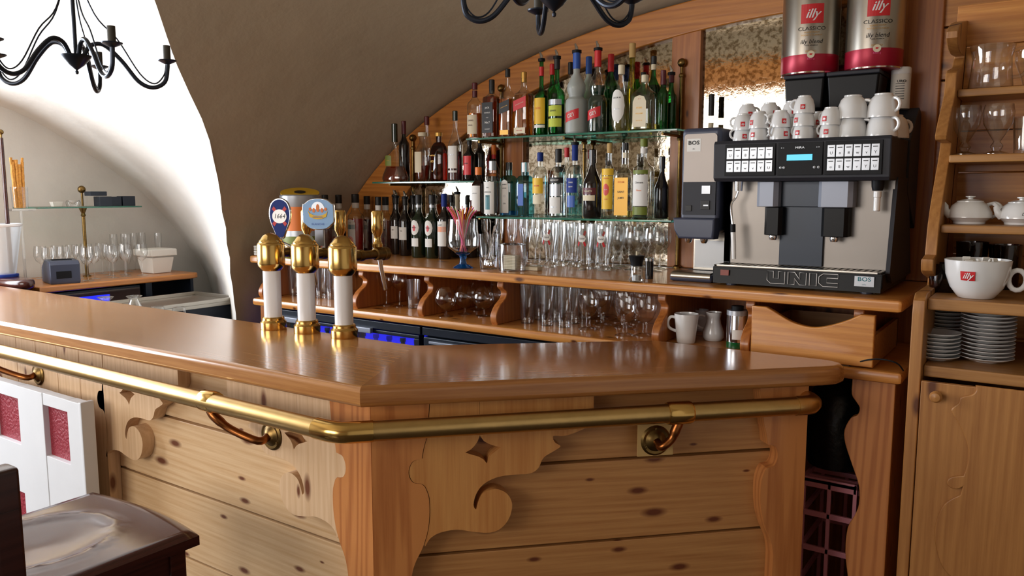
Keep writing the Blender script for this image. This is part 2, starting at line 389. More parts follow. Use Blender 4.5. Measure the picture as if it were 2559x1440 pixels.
# splayed reveal between the vault and the left wall
L0 = [(0, 265), (30, 275), (100, 310), (200, 370), (280, 425), (350, 475), (430, 560), (490, 640), (520, 690)]
Lp = [at(*p, x=-5.0) for p in L0][::-1]
Lc = [Vector((-5, 3.55, 0)), Vector((-5, 3.52, .6))] + Lp + [Vector((-5, 1.9, 2.2)), Vector((-5, 1.55, 2.33)), Vector((-5, 1.2, 2.42))]
def resample(P, zs_n):
    d = [0]
    for a, b in zip(P, P[1:]): d.append(d[-1] + (b - a).length)
    out = []
    for k in range(zs_n + 1):
        t = d[-1] * k / zs_n
        for i in range(len(P) - 1):
            if d[i] <= t <= d[i + 1] + 1e-6: out.append(P[i].lerp(P[i + 1], (t - d[i]) / max(1e-6, d[i + 1] - d[i]))); break
    return out
nA, nB = 34, 20                                  # match up to the edge of the picture, then the rest of the room
gi = 15; li = 10
A = resample(G[:gi + 1], nA) + resample(G[gi:], nB)[1:]; B = resample(Lc[:li + 1], nA) + resample(Lc[li:], nB)[1:]
mb = MB(); vs = []; fs = []; K = 14
for a, b in zip(A, B):
    for k in range(K + 1):
        t = k / K; p = a.lerp(b, t); bul = math.sin(math.pi * t) * .07
        p = p + Vector((0, bul, bul * .5)) * min(1, a.z / 1.5); vs.append(tuple(p))
for j in range(len(A) - 1):
    for k in range(K): q = j * (K + 1) + k; fs.append((q, q + 1, q + K + 2, q + K + 1))
mb.add(vs, fs); struct('wall_reveal', mb, 'plaster_lit', sharp=70)
mb = MB(); poly = [(p.y, p.z) for p in Lc] + [(1.2, 3.4), (-3.1, 3.4), (-3.1, 0)]
mb.prism(poly, 0, .15, frame((-5.15, 0, 0), (0, 1, 0), (0, 0, 1), (1, 0, 0))); struct('wall_left', mb, 'plaster_lit')
prof_ = [(p.x, p.z) for p in A[::-1][:1]]
pts = [(-5, 2.42), (A[-1].x, A[-1].z)] + [vault_pt(a, 1.2)[::2] for a in angs if a > QS and a < 178] + [(1.9, 3.45), (-5, 3.45)]
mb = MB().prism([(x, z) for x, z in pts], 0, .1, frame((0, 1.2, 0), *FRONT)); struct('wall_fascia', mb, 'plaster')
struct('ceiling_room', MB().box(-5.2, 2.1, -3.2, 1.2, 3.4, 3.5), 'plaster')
struct('wall_back', MB().box(-3.6, 3, YW, YW + .15, 0, 3.3), 'plaster_lit')
struct('wall_right', MB().box(1.95, 2.1, -3.1, YW, 0, 3.4), 'plaster_lit')
struct('wall_front', MB().box(-5.2, 2.1, -3.25, -3.1, 0, 3.4), 'plaster')
# street windows in the front wall, under a timber lintel (seen in the mirrors)
mb = MB().box(-5, 1.5, -3.1, -2.99, 2.70, 3.08, .01); struct('trim_1', mb, 'pine_x')
for k, x0 in enumerate((-3.95, -2.2)):
    wn = struct('window_%d' % (k + 1), MB().box(x0, x0 + 1.6, -3.1, -3.06, 1.15, 2.68, 0), 'pane')
    fr = MB()
    for a, b, c, d in ((x0 - .05, x0 + .02, 1.1, 2.7), (x0 + 1.58, x0 + 1.65, 1.1, 2.7), (x0 + .77, x0 + .83, 1.1, 2.7)): fr.box(a, b, -3.08, -3.0, c, d, .008)
    for z in (1.1, 1.9, 2.62): fr.box(x0, x0 + 1.6, -3.08, -3.01, z, z + .06, .008)
    fr.build('window_frame', 'pine_z', wn, world=True)
wn = struct('window_4', MB().box(-5.0, -4.97, -.6, 1.7, 1.05, 2.4), 'pane')
fr = MB()
for y in (-.64, .52, 1.66): fr.box(-4.99, -4.93, y, y + .07, 1.0, 2.45, .008)
for z in (1.0, 2.38): fr.box(-4.99, -4.93, -.64, 1.73, z, z + .07, .008)
fr.build('window_frame', 'white_wood', wn, world=True)
# ------------------------------------------------------------------ arched mirror frame on the back wall
def zi(x, a=2.52, b=1.265): return 1.0 + b * math.sqrt(max(0, 1 - ((x + .7) / a) ** 2))
af = thing('arched_mirror_frame', 'honey pine arched frame holding speckled mirrors behind the bottles', 'mirror', (-1.7, YW - .005, 1.30))
mb = MB(); xs = [-3.2 + .04 * k for k in range(0, 9)] + [-2.84 + .06 * k for k in range(0, 42)]
outer = [(x, zi(x, 2.60, 1.362)) for x in xs]; inner = [(x, max(1.3, zi(x, 2.28, 1.245))) for x in xs if x > -2.95]
P = [(-3.25, 1.3)] + outer + [(-.38, zi(-.38, 2.60, 1.362))] + [(-.38, zi(-.38, 2.28, 1.245))] + inner[::-1] + [(-3.1, 1.3)]
mb.prism(P, 0, .05, frame((0, YW - .006, 0), *FRONT), bev=.006); mb.build('arch_rail', 'pine_arch', af, world=True)
for x0, x1 in ((-1.30, -1.18), (-2.11, -2.0), (-.50, -.355)):
    MB().box(x0, x1, YW - .052, YW - .006, 1.30, zi((x0 + x1) / 2, 2.28, 1.245) + .02 if x1 < -.4 else 2.6, .005).build('upright', 'pine_z', af, world=True)
mb = MB()
xx = [-3.0 + .05 * k for k in range(0, 53)]
mb.prism([(-3.0, 1.3)] + [(x, max(1.31, zi(x, 2.4, 1.27))) for x in xx] + [(-.40, 1.3)], 0, .006, frame((0, YW - .02, 0), *FRONT)); mb.build('mirror_glass', 'mirror', af, world=True)
# pine boarding right of the arch
mb = MB()
for k in range(18): mb.box(-.36, 1.9, YW - .03, YW, .1 + k * .17, .1 + k * .17 + .165, .004)
struct('wall_panelling', mb, 'pine_x')

# ================================================================== BACK COUNTER
YC, ZC, ZS = 2.43, 1.30, 1.093
bc = thing('back_counter', 'long honey pine back counter with scalloped dividers under its top', 'counter', (-1.8, 2.75, 0))
MB().box(-3.21, -.345, YC, YW - .06, ZC - .038, ZC, .012).build('worktop', 'pine_x', bc, world=True)
MB().box(-3.20, -.335, YC, YW - .1, ZS - .036, ZS, .012).build('lower_shelf', 'pine_x', bc, world=True)
MB().box(-3.2, -.36, YW - .1, YW - .08, .05, ZC - .04).build('back_panel', 'pine_z', bc, world=True)
prof = smooth([(2.50, ZC - .038), (2.495, 1.235), (2.52, 1.215), (2.512, 1.19), (2.475, 1.165), (2.452, 1.135), (2.45, 1.11), (2.46, ZS)], 4, False)
DV = [at(px, 780, y=2.47).x for px in (893, 1057, 1240, 1645, 1868)]
for x in [-3.16] + DV + [-.47]:
    mb = MB(); mb.prism(prof + [(2.93, ZS), (2.93, ZC - .038)], -.015, .015, frame((x, 0, 0), (0, 1, 0), (0, 0, 1), (1, 0, 0)), bev=.004)
    mb.build('divider', 'pine_z', bc, world=True)
# drawer box with a dipped front
x0, x1 = at(1882, 760, y=YC + .02).x, at(2190, 780, y=YC + .02).x
dp = [(x0, ZS + .004), (x1, ZS + .004), (x1, ZC - .05), (x1 - .04, ZC - .05)] + smooth([(x1 - .04, ZC - .05), (x1 - .075, ZC - .07), (x1 - .13, ZC - .092), ((x0 + x1) / 2, ZC - .10), (x0 + .12, ZC - .088), (x0 + .07, ZC - .062), (x0 + .045, ZC - .05)], 4, False)[1:] + [(x0, ZC - .05)]
dr = MB().prism(dp, 0, .022, frame((0, YC + .03, 0), *FRONT), bev=.004).build('drawer', 'pine_x', bc, world=True)
mb = MB(); mb.box(x0, x0 + .012, YC + .03, 2.85, ZS + .005, ZC - .11).box(x1 - .012, x1, YC + .03, 2.85, ZS + .005, ZC - .11).box(x0, x1, 2.84, 2.85, ZS + .005, ZC - .11)
mb.build('drawer_side', 'cab_x', dr, world=True)
# S-curved leg at the right end
lp = [(2232, 946), (2205, 1440), (2190, 1800)]
Lx = [at(*p, y=YC + .04) for p in ((2130, 947), (2128, 985), (2138, 1003), (2148, 1020), (2142, 1038), (2126, 1045), (2110, 1075), (2112, 1110), (2130, 1165), (2146, 1215), (2146, 1260), (2135, 1290), (2118, 1320), (2112, 1380), (2118, 1440))]
poly = [(p.x, p.z) for p in Lx]; zb = poly[-1][1]
poly = smooth(poly, 3, False) + [(poly[-1][0], zb - .05), (-.47, .3), (-.47, 0), (-.357, 0), (-.357, ZS - .037)]
MB().prism(poly, -.03, 0, frame((0, YC + .04, 0), *FRONT), bev=.003).build('leg', 'post', bc, world=True)
MB().box(-.375, -.357, YC + .072, 2.93, 0, ZS - .04).build('end_panel', 'pine_z', bc, world=True)
MB().box(-3.19, -3.13, YC + .04, YC + .08, 0, ZS - .04, .004).build('leg', 'pine_z', bc, world=True)
# ------------------------------------------------------------------ under-counter fridges
def fridge(x0, x1, lab, lit):
    t = thing('undercounter_fridge', lab, 'fridge', ((x0 + x1) / 2, 2.7, 0))
    MB().box(x0, x1, YC + (.17 if lit else .09), 2.92, .05, ZS - .045, .004).build('body', 'fridge', t, world=True)
    MB().box(x0, x1, YC + .05, YC + .088, ZS - .085, ZS - .05, .004).build('top_trim', 'fridge', t, world=True)
    w = (x1 - x0); nd = 2
    for k in range(nd):
        a = x0 + k * w / nd + .006; b = x0 + (k + 1) * w / nd - .006
        if lit and k in lit:
            d = MB()
            for (p, q, r, s2) in ((a, b, ZS - .104, ZS - .088), (a, b, .1, .2), (a, a + .03, .2, ZS - .104), (b - .03, b, .2, ZS - .104)): d.box(p, q, YC + .05, YC + .085, r, s2, .003)
            d = d.build('door', 'fridge', t, world=True)
            MB().box(a + .03, b - .03, YC + .068, YC + .072, .2, ZS - .106).build('glass_pane', 'glass', d, world=True)
            MB().box(a + .03, b - .03, YC + .160, YC + .165, .2, ZS - .09).build('lit_interior', 'led', t, world=True)
            for j in range(5):
                q = MB().lathe([(0, 0), (.026, .002), (.026, .12), (.010, .17), (.010, .205), (.0135, .206), (.0135, .222), (0, .223)], 16).build('cooled_bottle', 'cobalt' if j % 3 else 'emerald', loc=(a + .07 + j * (b - a - .14) / 4, YC + .115, ZS - .345))
                tag(q, 'capped bottle standing in the blue glow inside the bar fridge', 'bottle', 'bottles in the lit fridge')
            MB().box(a + .02, b - .02, YC + .09, YC + .155, ZS - .352, ZS - .346).build('wire_shelf', 'alu', t, world=True)
        else:
            d = MB().box(a, b, YC + .05, YC + .086, .1, ZS - .09, .006).build('door', 'fridge', t, world=True)
        (MB().box(a + .05, a + .20, YC + .030, YC + .05, ZS - .104, ZS - .080, .004) if (lit and k in lit) else MB().box(a + .04, b - .04, YC + .036, YC + .05, ZS - .115, ZS - .103, .003)).build('handle', 'alu', d, world=True)
    return t
fridge(-3.12, -2.17, 'graphite bar fridge lit blue inside behind the beer taps', (0, 1))
fridge(-2.16, -1.42, 'graphite bar fridge with closed doors below the cognac glasses', None)
fridge(-1.41, -.95, 'dark fridge mostly hidden behind the bar corner', None)

# ================================================================== FRONT BAR
bt = thing('oak_worktop', 'thick varnished oak bar top turning a corner', 'bar top', (-1.52, 1.6, 1.065))
zt, zb_ = 1.12, 1.065
seamA, seamB = (-1.402, 1.373), (-1.655, 1.876)
def skip(a, b):
    f = lambda p: abs((p.x - seamA[0]) * (seamB[1] - seamA[1]) - (p.y - seamA[1]) * (seamB[0] - seamA[0])) < 1e-4
    return f(a) and f(b)
MB().prism([(-4.9, 1.30), seamA, seamB, (-4.9, 1.876)], zb_, zt, None, bev=.016, skip=skip).build('worktop_section', 'oak_x', bt, world=True)
MB().prism([seamA, (-.508, 2.262), (-.478, 2.30), (-.470, 2.335), (-.485, 2.368), (-.52, 2.385), (-1.07, 2.385), seamB], zb_, zt, None, bev=.016, skip=skip).build('worktop_section', 'oak_d', bt, world=True)
Aa = Vector((-1.425, 1.432, 0)); dR = Vector((.7071, .7071, 0)); nR = Vector((.7071, -.7071, 0)); dL = Vector((-1, 0, 0)); nL = Vector((0, -1, 0)); UZ = Vector((0, 0, 1))
def sR(px, py): p = at(px, py, p=Aa, n=nR); return ((p - Aa).dot(dR), p.z)
def sL(px, py): p = at(px, py, p=Aa, n=nL); return ((p - Aa).dot(dL), p.z)
FR = frame(Aa, dR, UZ, nR); FL = frame(Aa, dL, UZ, nL)
bar = thing('bar_counter', 'knotty pine bar front with carved scroll fretwork and a corner post', 'bar counter', (-1.5, 1.6, 0))
sE = 1.228
def boards(F, s0, s1, m, name):
    mb = MB()
    for a, b in ((.02, .14), (.146, .379), (.385, .617), (.624, .853), (.861, 1.062)): mb.box(s0, s1, a, b, -.07, -.045, .003, M4=F)
    mb.box(s0, s1, .0, 1.06, -.08, -.072, M4=F)
    return mb.build(name, m, bar, world=True)
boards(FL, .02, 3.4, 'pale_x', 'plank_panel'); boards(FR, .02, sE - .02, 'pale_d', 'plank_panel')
c1 = lambda u, v: sR(700 + u / 2.4, 840 + v / 2.4); c2 = lambda u, v: sR(1300 + u / 2.4, 840 + v / 2.4)
post_edge = smooth([c1(*p) for p in ((880, 610), (866, 650), (855, 700), (850, 735))], 3, False) + smooth([c1(*p) for p in ((838, 738), (795, 752), (772, 800), (775, 845), (800, 880), (850, 888))], 4, False) + smooth([c1(*p) for p in ((868, 905), (890, 960), (896, 1030), (893, 1110), (880, 1190), (850, 1280), (815, 1350), (795, 1410), (785, 1470))], 3, False)
zl = post_edge[-1][1]; sl = post_edge[-1][0]
scroll = [c1(*p) for p in ((872, 1262), (900, 1215), (960, 1180), (1060, 1162), (1160, 1175), (1260, 1180), (1330, 1150), (1375, 1090), (1392, 1010), (1360, 945), (1290, 918), (1220, 945), (1190, 1000), (1176, 1040), (1160, 1015), (1175, 950), (1220, 890), (1300, 848), (1400, 832), (1500, 825), (1550, 790))] + [c1(*p) for p in ((1580, 730), (1640, 692), (1682, 662), (1650, 640), (1636, 612))] + [c2(*p) for p in ((205, 598), (260, 600), (330, 580), (400, 545), (440, 490))]
scroll = smooth(scroll, 3, False)
dia = [c1(*p) for p in ((1200, 606), (1222, 636), (1250, 652), (1280, 662), (1312, 670), (1282, 692), (1262, 708), (1248, 732), (1238, 758), (1218, 734), (1194, 720), (1160, 710), (1124, 698), (1152, 682), (1172, 662), (1188, 638))]
dcx, dcz = sum(p[0] for p in dia) / len(dia), sum(p[1] for p in dia) / len(dia); dia = [(dcx + (x - dcx) * 1.14, dcz + (z - dcz) * 1.1) for x, z in dia]
def fret(F, f, m, nm='fretwork_panel', ext=None):
    """f maps the corner-distance s; the panel runs from the post edge to the scroll, with a diamond cut-out"""
    top = 1.063; last = scroll[-1]
    pe = [p for p in post_edge if p[1] > scroll[0][1]][::-1]
    lo = [(pe[-1][0] + .01, top)]
    P = [(last[0], top)] + lo + [(s + .0015, z) for s, z in pe[::-1]] + scroll
    cut = list(dia); ci = max(range(len(cut)), key=lambda k: cut[k][1])
    cut = cut[ci:] + cut[:ci + 1]
    # keyhole the diamond from the top edge
    P = [(last[0], top), (cut[0][0] + .0004, top)] + [(x + (.0004 if k == 0 else 0), z) for k, (x, z) in enumerate(cut)] + [(cut[0][0] - .0004, top)] + P[1:]
    P = [(f(s), z) for s, z in P]
    mb = MB().prism(P, -.0445, 0, F)
    return mb.build(nm, m, bar, world=True)
M['fret_d'] = wood('upright fretwork boards beside corner', (212, 152, 86), (186, 118, 58), 'z', .42, .15, .22, .25, kc=(112, 60, 30))  # same fretwork boards without the window glare in the colour
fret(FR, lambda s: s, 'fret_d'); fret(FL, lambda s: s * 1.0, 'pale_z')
sd = sum(p[0] for p in dia) / len(dia); sfar = sL(318, 995)[0]
print('left diamond near', sL(742, 1100)[0], 'dia s', sd, 'far', sfar)
fret(FL, lambda s: sfar + sd - s, 'pale_z')
# frieze boards under the top, left of the far scroll
mb = MB()
s_a = sfar + sd - post_edge[0][0]
for k in range(10): mb.box(s_a + .0 + k * .16, s_a + .158 + k * .16, .0, 1.063, -.0445, 0, .002, M4=FL)
mb.build('end_boards', 'pale_z', bar, world=True)
mb = MB()
for F, f in ((FR, 1), (FL, 1)):
    s1 = post_edge[0][0]
    P = [(0, 0), (0, 1.063), (s1 + .008, 1.063)] + post_edge + [(sl, 0)]
    mb.prism(P, -.0245 if F is FR else -.044, .0015, F, bev=0)
mb.build('corner_post', 'post', bar, world=True)
P = [(sE, 0), (sE, 1.063), (sE - post_edge[0][0] - .008, 1.063)] + [(sE - s * .92, z - .02) for s, z in post_edge] + [(sE - sl, 0)]
MB().prism(P, -.0445, .0015, FR).build('end_post', 'post', bar, world=True)
pe = Aa + dR * sE
MB().box(0, .35, 0, 1.063, -.02, 0, M4=frame(pe, (-.7071, .7071, 0), UZ, dR)).build('end_panel', 'pine_z', bar, world=True)
# ------------------------------------------------------------------ brass rail
ra = thing('brass_rail', 'brass bar rail running round the bar corner on scrolled brackets', 'rail', (-1.42, 1.30, 1.01))
zr, rr = 1.012, .0255
K0 = at(845, 1083, z=zr); K1 = at(2012, 1013, z=zr); y0 = K0.y
Lf = Vector((-4.8, y0, zr))
MB().tube([Lf, K0 + Vector((-.035, 0, 0))], rr, 24).build('rail_tube', 'brass_r', ra, world=True)
dk = (K1 - K0).normalized()
MB().tube([K0 + dk * .035, K1], rr, 24).build('rail_tube', 'brass_r', ra, world=True)
el = [K0 + Vector((-.075, 0, 0)), K0 + Vector((-.025, 0, 0)), K0 + Vector((-.008, .0035, 0)), K0 + dk * .0095 + Vector((0, .001, 0)), K0 + dk * .028, K0 + dk * .085]
MB().tube(el, rr + .002, 24).build('elbow', 'brass', ra, world=True)
bk = (pe - K1); bdir = Vector((-.7071, .7071, 0))
e2 = [K1 - dk * .03, K1, K1 + dk * .018 + bdir * .004, K1 + dk * .03 + bdir * .016, K1 + dk * .034 + bdir * .035, K1 + dk * .034 + bdir * .075]
MB().tube(e2, rr + .002, 24).build('end_elbow', 'brass_r', ra, world=True)
def sleeve(c, d, l=.035):
    mb = MB(); mb.tube([c - d * l, c - d * (l - .006), c + d * (l - .006), c + d * l], [rr + .003, rr + .0055, rr + .0055, rr + .003], 24); mb.build('sleeve', 'brass', ra, world=True)
c = at(525, 1003, z=zr); sleeve(c, Vector((1, 0, 0)), .03)
c = at(1702, 1035, z=zr); c = K0 + dk * (c - K0).dot(dk); sleeve(c, dk, .035)
def bracket(c, d, n, off, rp):
    """arm that drops from the sleeve and sweeps back to a round rosette on the bar front"""
    p0 = c - Vector((0, 0, rr)); q = c + d * off; q = Vector(q); 
    w = Vector(rp) + n * .004
    pts = [p0, p0 + Vector((0, 0, -.018)) + d * off * .10, p0.lerp(w + n * .05, .45) + Vector((0, 0, -.018)), w + n * .045 + Vector((0, 0, -.004)), w + n * .01]
    a = MB().tube(smooth(pts, 5, False), [.0135] * 8 + [.0115] * 13, 12).build('bracket_arm', 'copper', ra, world=True)
    mb = MB(); mb.lathe([(.041, 0), (.043, .004), (.037, .008), (.030, .007), (.022, .012), (.014, .018), (0, .020)], 28, M4=frame(w - n * .004, d, UZ, n))
    for k in range(3): aa = R(90 + 120 * k); mb.lathe([(.004, 0), (.004, .0025), (0, .003)], 10, M4=frame(w + (d * math.cos(aa) + UZ * math.sin(aa)) * .033 + n * .006 - n * .003, d, UZ, n))
    mb.build('rosette', 'brass_d', ra, world=True)
M['copper'] = mat('browned copper', (160, 98, 52), .3, 1, var=.25, vs=40)
bracket(at(525, 1003, z=zr), Vector((1, 0, 0)), nL, .22, at(680, 1088, p=Aa, n=nL))
cR = at(1702, 1035, z=zr); cR = K0 + dk * (cR - K0).dot(dk); wR = at(1637, 1100, p=Aa, n=nR); bracket(cR, -dR, nR, .075, wR)
bracket(at(-60, 868, z=zr), Vector((1, 0, 0)), nL, .22, at(97, 935, p=Aa, n=nL))
MB().box(-.052, .052, -.044, .055, 0, .0035, .001, M4=frame(wR, dR, UZ, nR)).build('backing_plate', 'cork', ra, world=True)

# ================================================================== BEER TOWERS
def tower(px, py, lab, badge, tapoff):
    b = at(px, py, z=1.12)
    t = thing('beer_tower', lab, 'beer tap', b, 'beer towers on the bar top')
    MB().lathe([(.0, 0), (.044, 0), (.045, .004), (.045, .026), (.041, .03), (.038, .034), (.038, .041), (.034, .045), (.0, .045)], 40).build('base_ring', 'brass', t)
    MB().lathe([(.0305, .042), (.0305, .215)], 40, cap=False).build('column', 'white', t)
    MB().lathe([(0, .208), (.032, .208), (.040, .216), (.0465, .226), (.0475, .235), (.0475, .298), (.045, .304), (.041, .307), (.040, .312), (.034, .318), (.026, .330), (.014, .338), (0, .340)], 48).build('head', 'brass', t)
    # tap runs to the barman's side (+y)
    ty = .055
    a = MB().lathe([(.0165, 0), (.0165, .03), (.02, .032), (.02, .05), (.0155, .052), (.0155, .110), (.021, .113), (.021, .148), (.0235, .150), (.0235, .168), (0, .172)], 20, M4=frame((.035 * 0, .04, .268), (1, 0, 0), (0, 0, 1), (0, 1, 0)))
    tp = a.build('tap_body', 'brass_d', t)
    MB().lathe([(.010, 0), (.018, .008), (.019, .018), (.013, .026), (.012, .045), (.021, .062), (.021, .126), (.017, .132), (0, .134)], 20, (0, .165, .285)).build('tap_handle', 'brass', t)
    MB().tube([(0, .175, .25), (0, .18, .22), (0, .20, .14)], [.009, .008, .0075], 12).build('spout', 'chrome', t)
    return t, b
t1, b1 = tower(684, 822, 'leftmost white and brass beer tower carrying the oval dark blue badge', 1, 0)
t2, b2 = tower(768, 831, 'middle white and brass beer tower carrying the light blue badge', 2, 0)
t3, b3 = tower(861, 843, 'rightmost white and brass beer tower without a badge', 0, 0)
# medallions face the guests; each stands on a stem behind its tower
vd = Vector((.45, -.89, 0)).normalized(); vr = Vector((.89, .45, 0)).normalized()
def badge1():
    c = at(699, 545, y=b1.y + .075) - b1; F = frame(c, vr, (0, 0, 1), vd)
    P = smooth([(0, .062), (.03, .05), (.042, .02), (.038, -.012), (.022, -.045), (.014, -.062), (0, -.065), (-.014, -.062), (-.022, -.045), (-.038, -.012), (-.042, .02), (-.03, .05)], 4)
    k = .97; P = [(x * k, y * 1.16) for x, y in P]
    o = MB().prism(P, -.012, 0, F, bev=.003).build('badge', 'chrome', t1)
    MB().prism([(x * .9, y * .93) for x, y in P], .0002, .0014, F).build('badge_face', 'dblue', o)
    mb = MB()
    for sx, sy in ((1, 1), (-1, 1), (1, -1), (-1, -1)): mb.prism([(sx * .010, sy * .006 + .006), (sx * .028, sy * .026 + .006), (sx * .020, sy * .036 + .006), (sx * .004, sy * .014 + .006)], .0015, .0022, F)
    mb.build('red_ribbon', 'red', o)
    MB().prism([(x * .027, y * .025 + .006) for x, y in arc((0, 0), 1, 0, 355, 30)], .0024, .003, F).build('white_disc', 'porc', o)
    MB().text('1664', .024, frame(Vector(c) + vd * .0034 + Vector((0, 0, .006)), vr, (0, 0, 1), vd), shear=.25, sx=.9).build('lettering', 'ink', o)
    MB().tube([(c.x, c.y, c.z - .07), (c.x * .9, c.y, .30), (.012, .08, .285)], .008, 12).build('badge_stem', 'chrome', t1)
badge1()
def badge2():
    c = at(795, 536, y=b2.y + .075) - b2; F = frame(c, vr, (0, 0, 1), vd)
    P = smooth([(0, .056), (.03, .052), (.05, .038), (.0565, .034), (.0575, 0), (.0565, -.026), (.05, -.034), (.03, -.05), (0, -.054), (-.03, -.05), (-.05, -.034), (-.0565, -.026), (-.0575, 0), (-.0565, .034), (-.05, .038), (-.03, .052)], 3)
    o = MB().prism(P, -.014, 0, F, bev=.003).build('badge', 'chrome', t2)
    MB().prism([(x * .95, y * .95) for x, y in P], .0002, .0014, F).build('badge_face', 'lblue', o)
    MB().prism([(x * .024, y * .026 + .018) for x, y in arc((0, 0), 1, 0, 180, 14)], .0016, .0021, F).build('crest_disc', 'silver', o)
    mb = MB()
    for x, z, w, h in ((0, .022, .006, .014), (-.015, .014, .005, .008), (.015, .014, .005, .008), (-.028, .018, .005, .006), (.028, .018, .005, .006)): mb.prism([(x + w * math.cos(a * .5236), z + h * math.sin(a * .5236)) for a in range(12)], .0023, .0029, F)
    mb.build('crest_figures', 'orange', o)
    rb = [(-.036, .014), (-.03, .004), (-.015, -.003), (0, -.005), (.015, -.003), (.03, .004), (.036, .014), (.03, -.008), (.015, -.015), (0, -.017), (-.015, -.015), (-.03, -.008)]
    MB().prism(rb, .003, .0036, F).build('ribbon', 'yellow', o)
    MB().text('GRIMBERGEN', .0085, frame(Vector(c) + vd * .004 + Vector((0, 0, -.010)), vr, (0, 0, 1), vd), sx=.75).text('BLANCHE', .0105, frame(Vector(c) + vd * .004 + Vector((0, 0, -.034)), vr, (0, 0, 1), vd)).build('lettering', 'blue', o)
    MB().box(-.016, .016, -.11, -.052, -.009, -.003, .002, M4=F).build('badge_stem', 'alu', t2)
badge2()
# ================================================================== BOTTLE SHELVES
def glass_shelf(x0, x1, y0, y1, z, label, grp=None, rz=0):
    mb = MB(); mb.box(x0, x1, y0, y1, z - .008, z, .0012)
    o = mb.build('glass_shelf', ['shelfg', 'shelfe'], None, world=True, loc=((x0 + x1) / 2, (y0 + y1) / 2, z))
    for p in o.data.polygons:
        if abs(p.normal.z) < .5: p.material_index = 1
    return tag(o, label, 'shelf')
YS = 2.76
glass_shelf(at(1165, 345, y=YS).x, at(1692, 322, y=YS).x, YS, 3.0, 1.832, 'upper green-edged glass shelf carrying the tallest row of bottles')
glass_shelf(at(1190, 541, y=2.70).x, at(1694, 545, y=YS).x, 2.70, 3.0, 1.500, 'lower green-edged glass shelf carrying gin, vodka and rum bottles')
glass_shelf(at(930, 452, y=YS).x, at(1204, 455, y=YS).x, YS, 3.0, 1.650, 'short glass shelf carrying cognac decanters')
def post(px, ztop, z0, lab, knob=True, arms=()):
    b = at(px, 600, y=3.0); t = thing('brass_shelf_post', lab, 'shelf post', (b.x, 2.985, z0), 'brass shelf posts')
    h = ztop - z0
    mb = MB().lathe([(.018, 0), (.018, .006), (.008, .012), (.0075, h - .06)] + [(.011, h - .058), (.011, h - .05), (.007, h - .045), (.006, h - .02)], 16)
    mb.build('pole', 'brass_d', t)
    if knob: MB().lathe([(.0, h - .022)] + [(.0175 * math.sin(R(a)), h - .0045 - .0175 * math.cos(R(a))) for a in range(20, 181, 20)], 20).build('ball_knob', 'brass_d', t)
    for z in arms:
        MB().lathe([(.012, z - z0 - .03), (.014, z - z0 - .022), (.010, z - z0 - .016), (.015, z - z0 - .009)], 16).tube([(0, 0, z - z0 - .013), (0, -.17, z - z0 - .013)], .005, 8).build('shelf_arm', 'brass_d', t)
    return t
post(1697, 2.105, ZC, 'brass post with ball knob beside the espresso machine', arms=(1.832, 1.5))
post(1258, 2.07, ZC, 'brass post with ball knob behind the whisky bottles', arms=(1.832, 1.5))
post(1462, 1.83, ZC, 'brass post holding the middle of the two long glass shelves', False, (1.832, 1.5))
post(1040, 1.87, ZC, 'brass post with ball knob among the cognac decanters', arms=(1.65,))
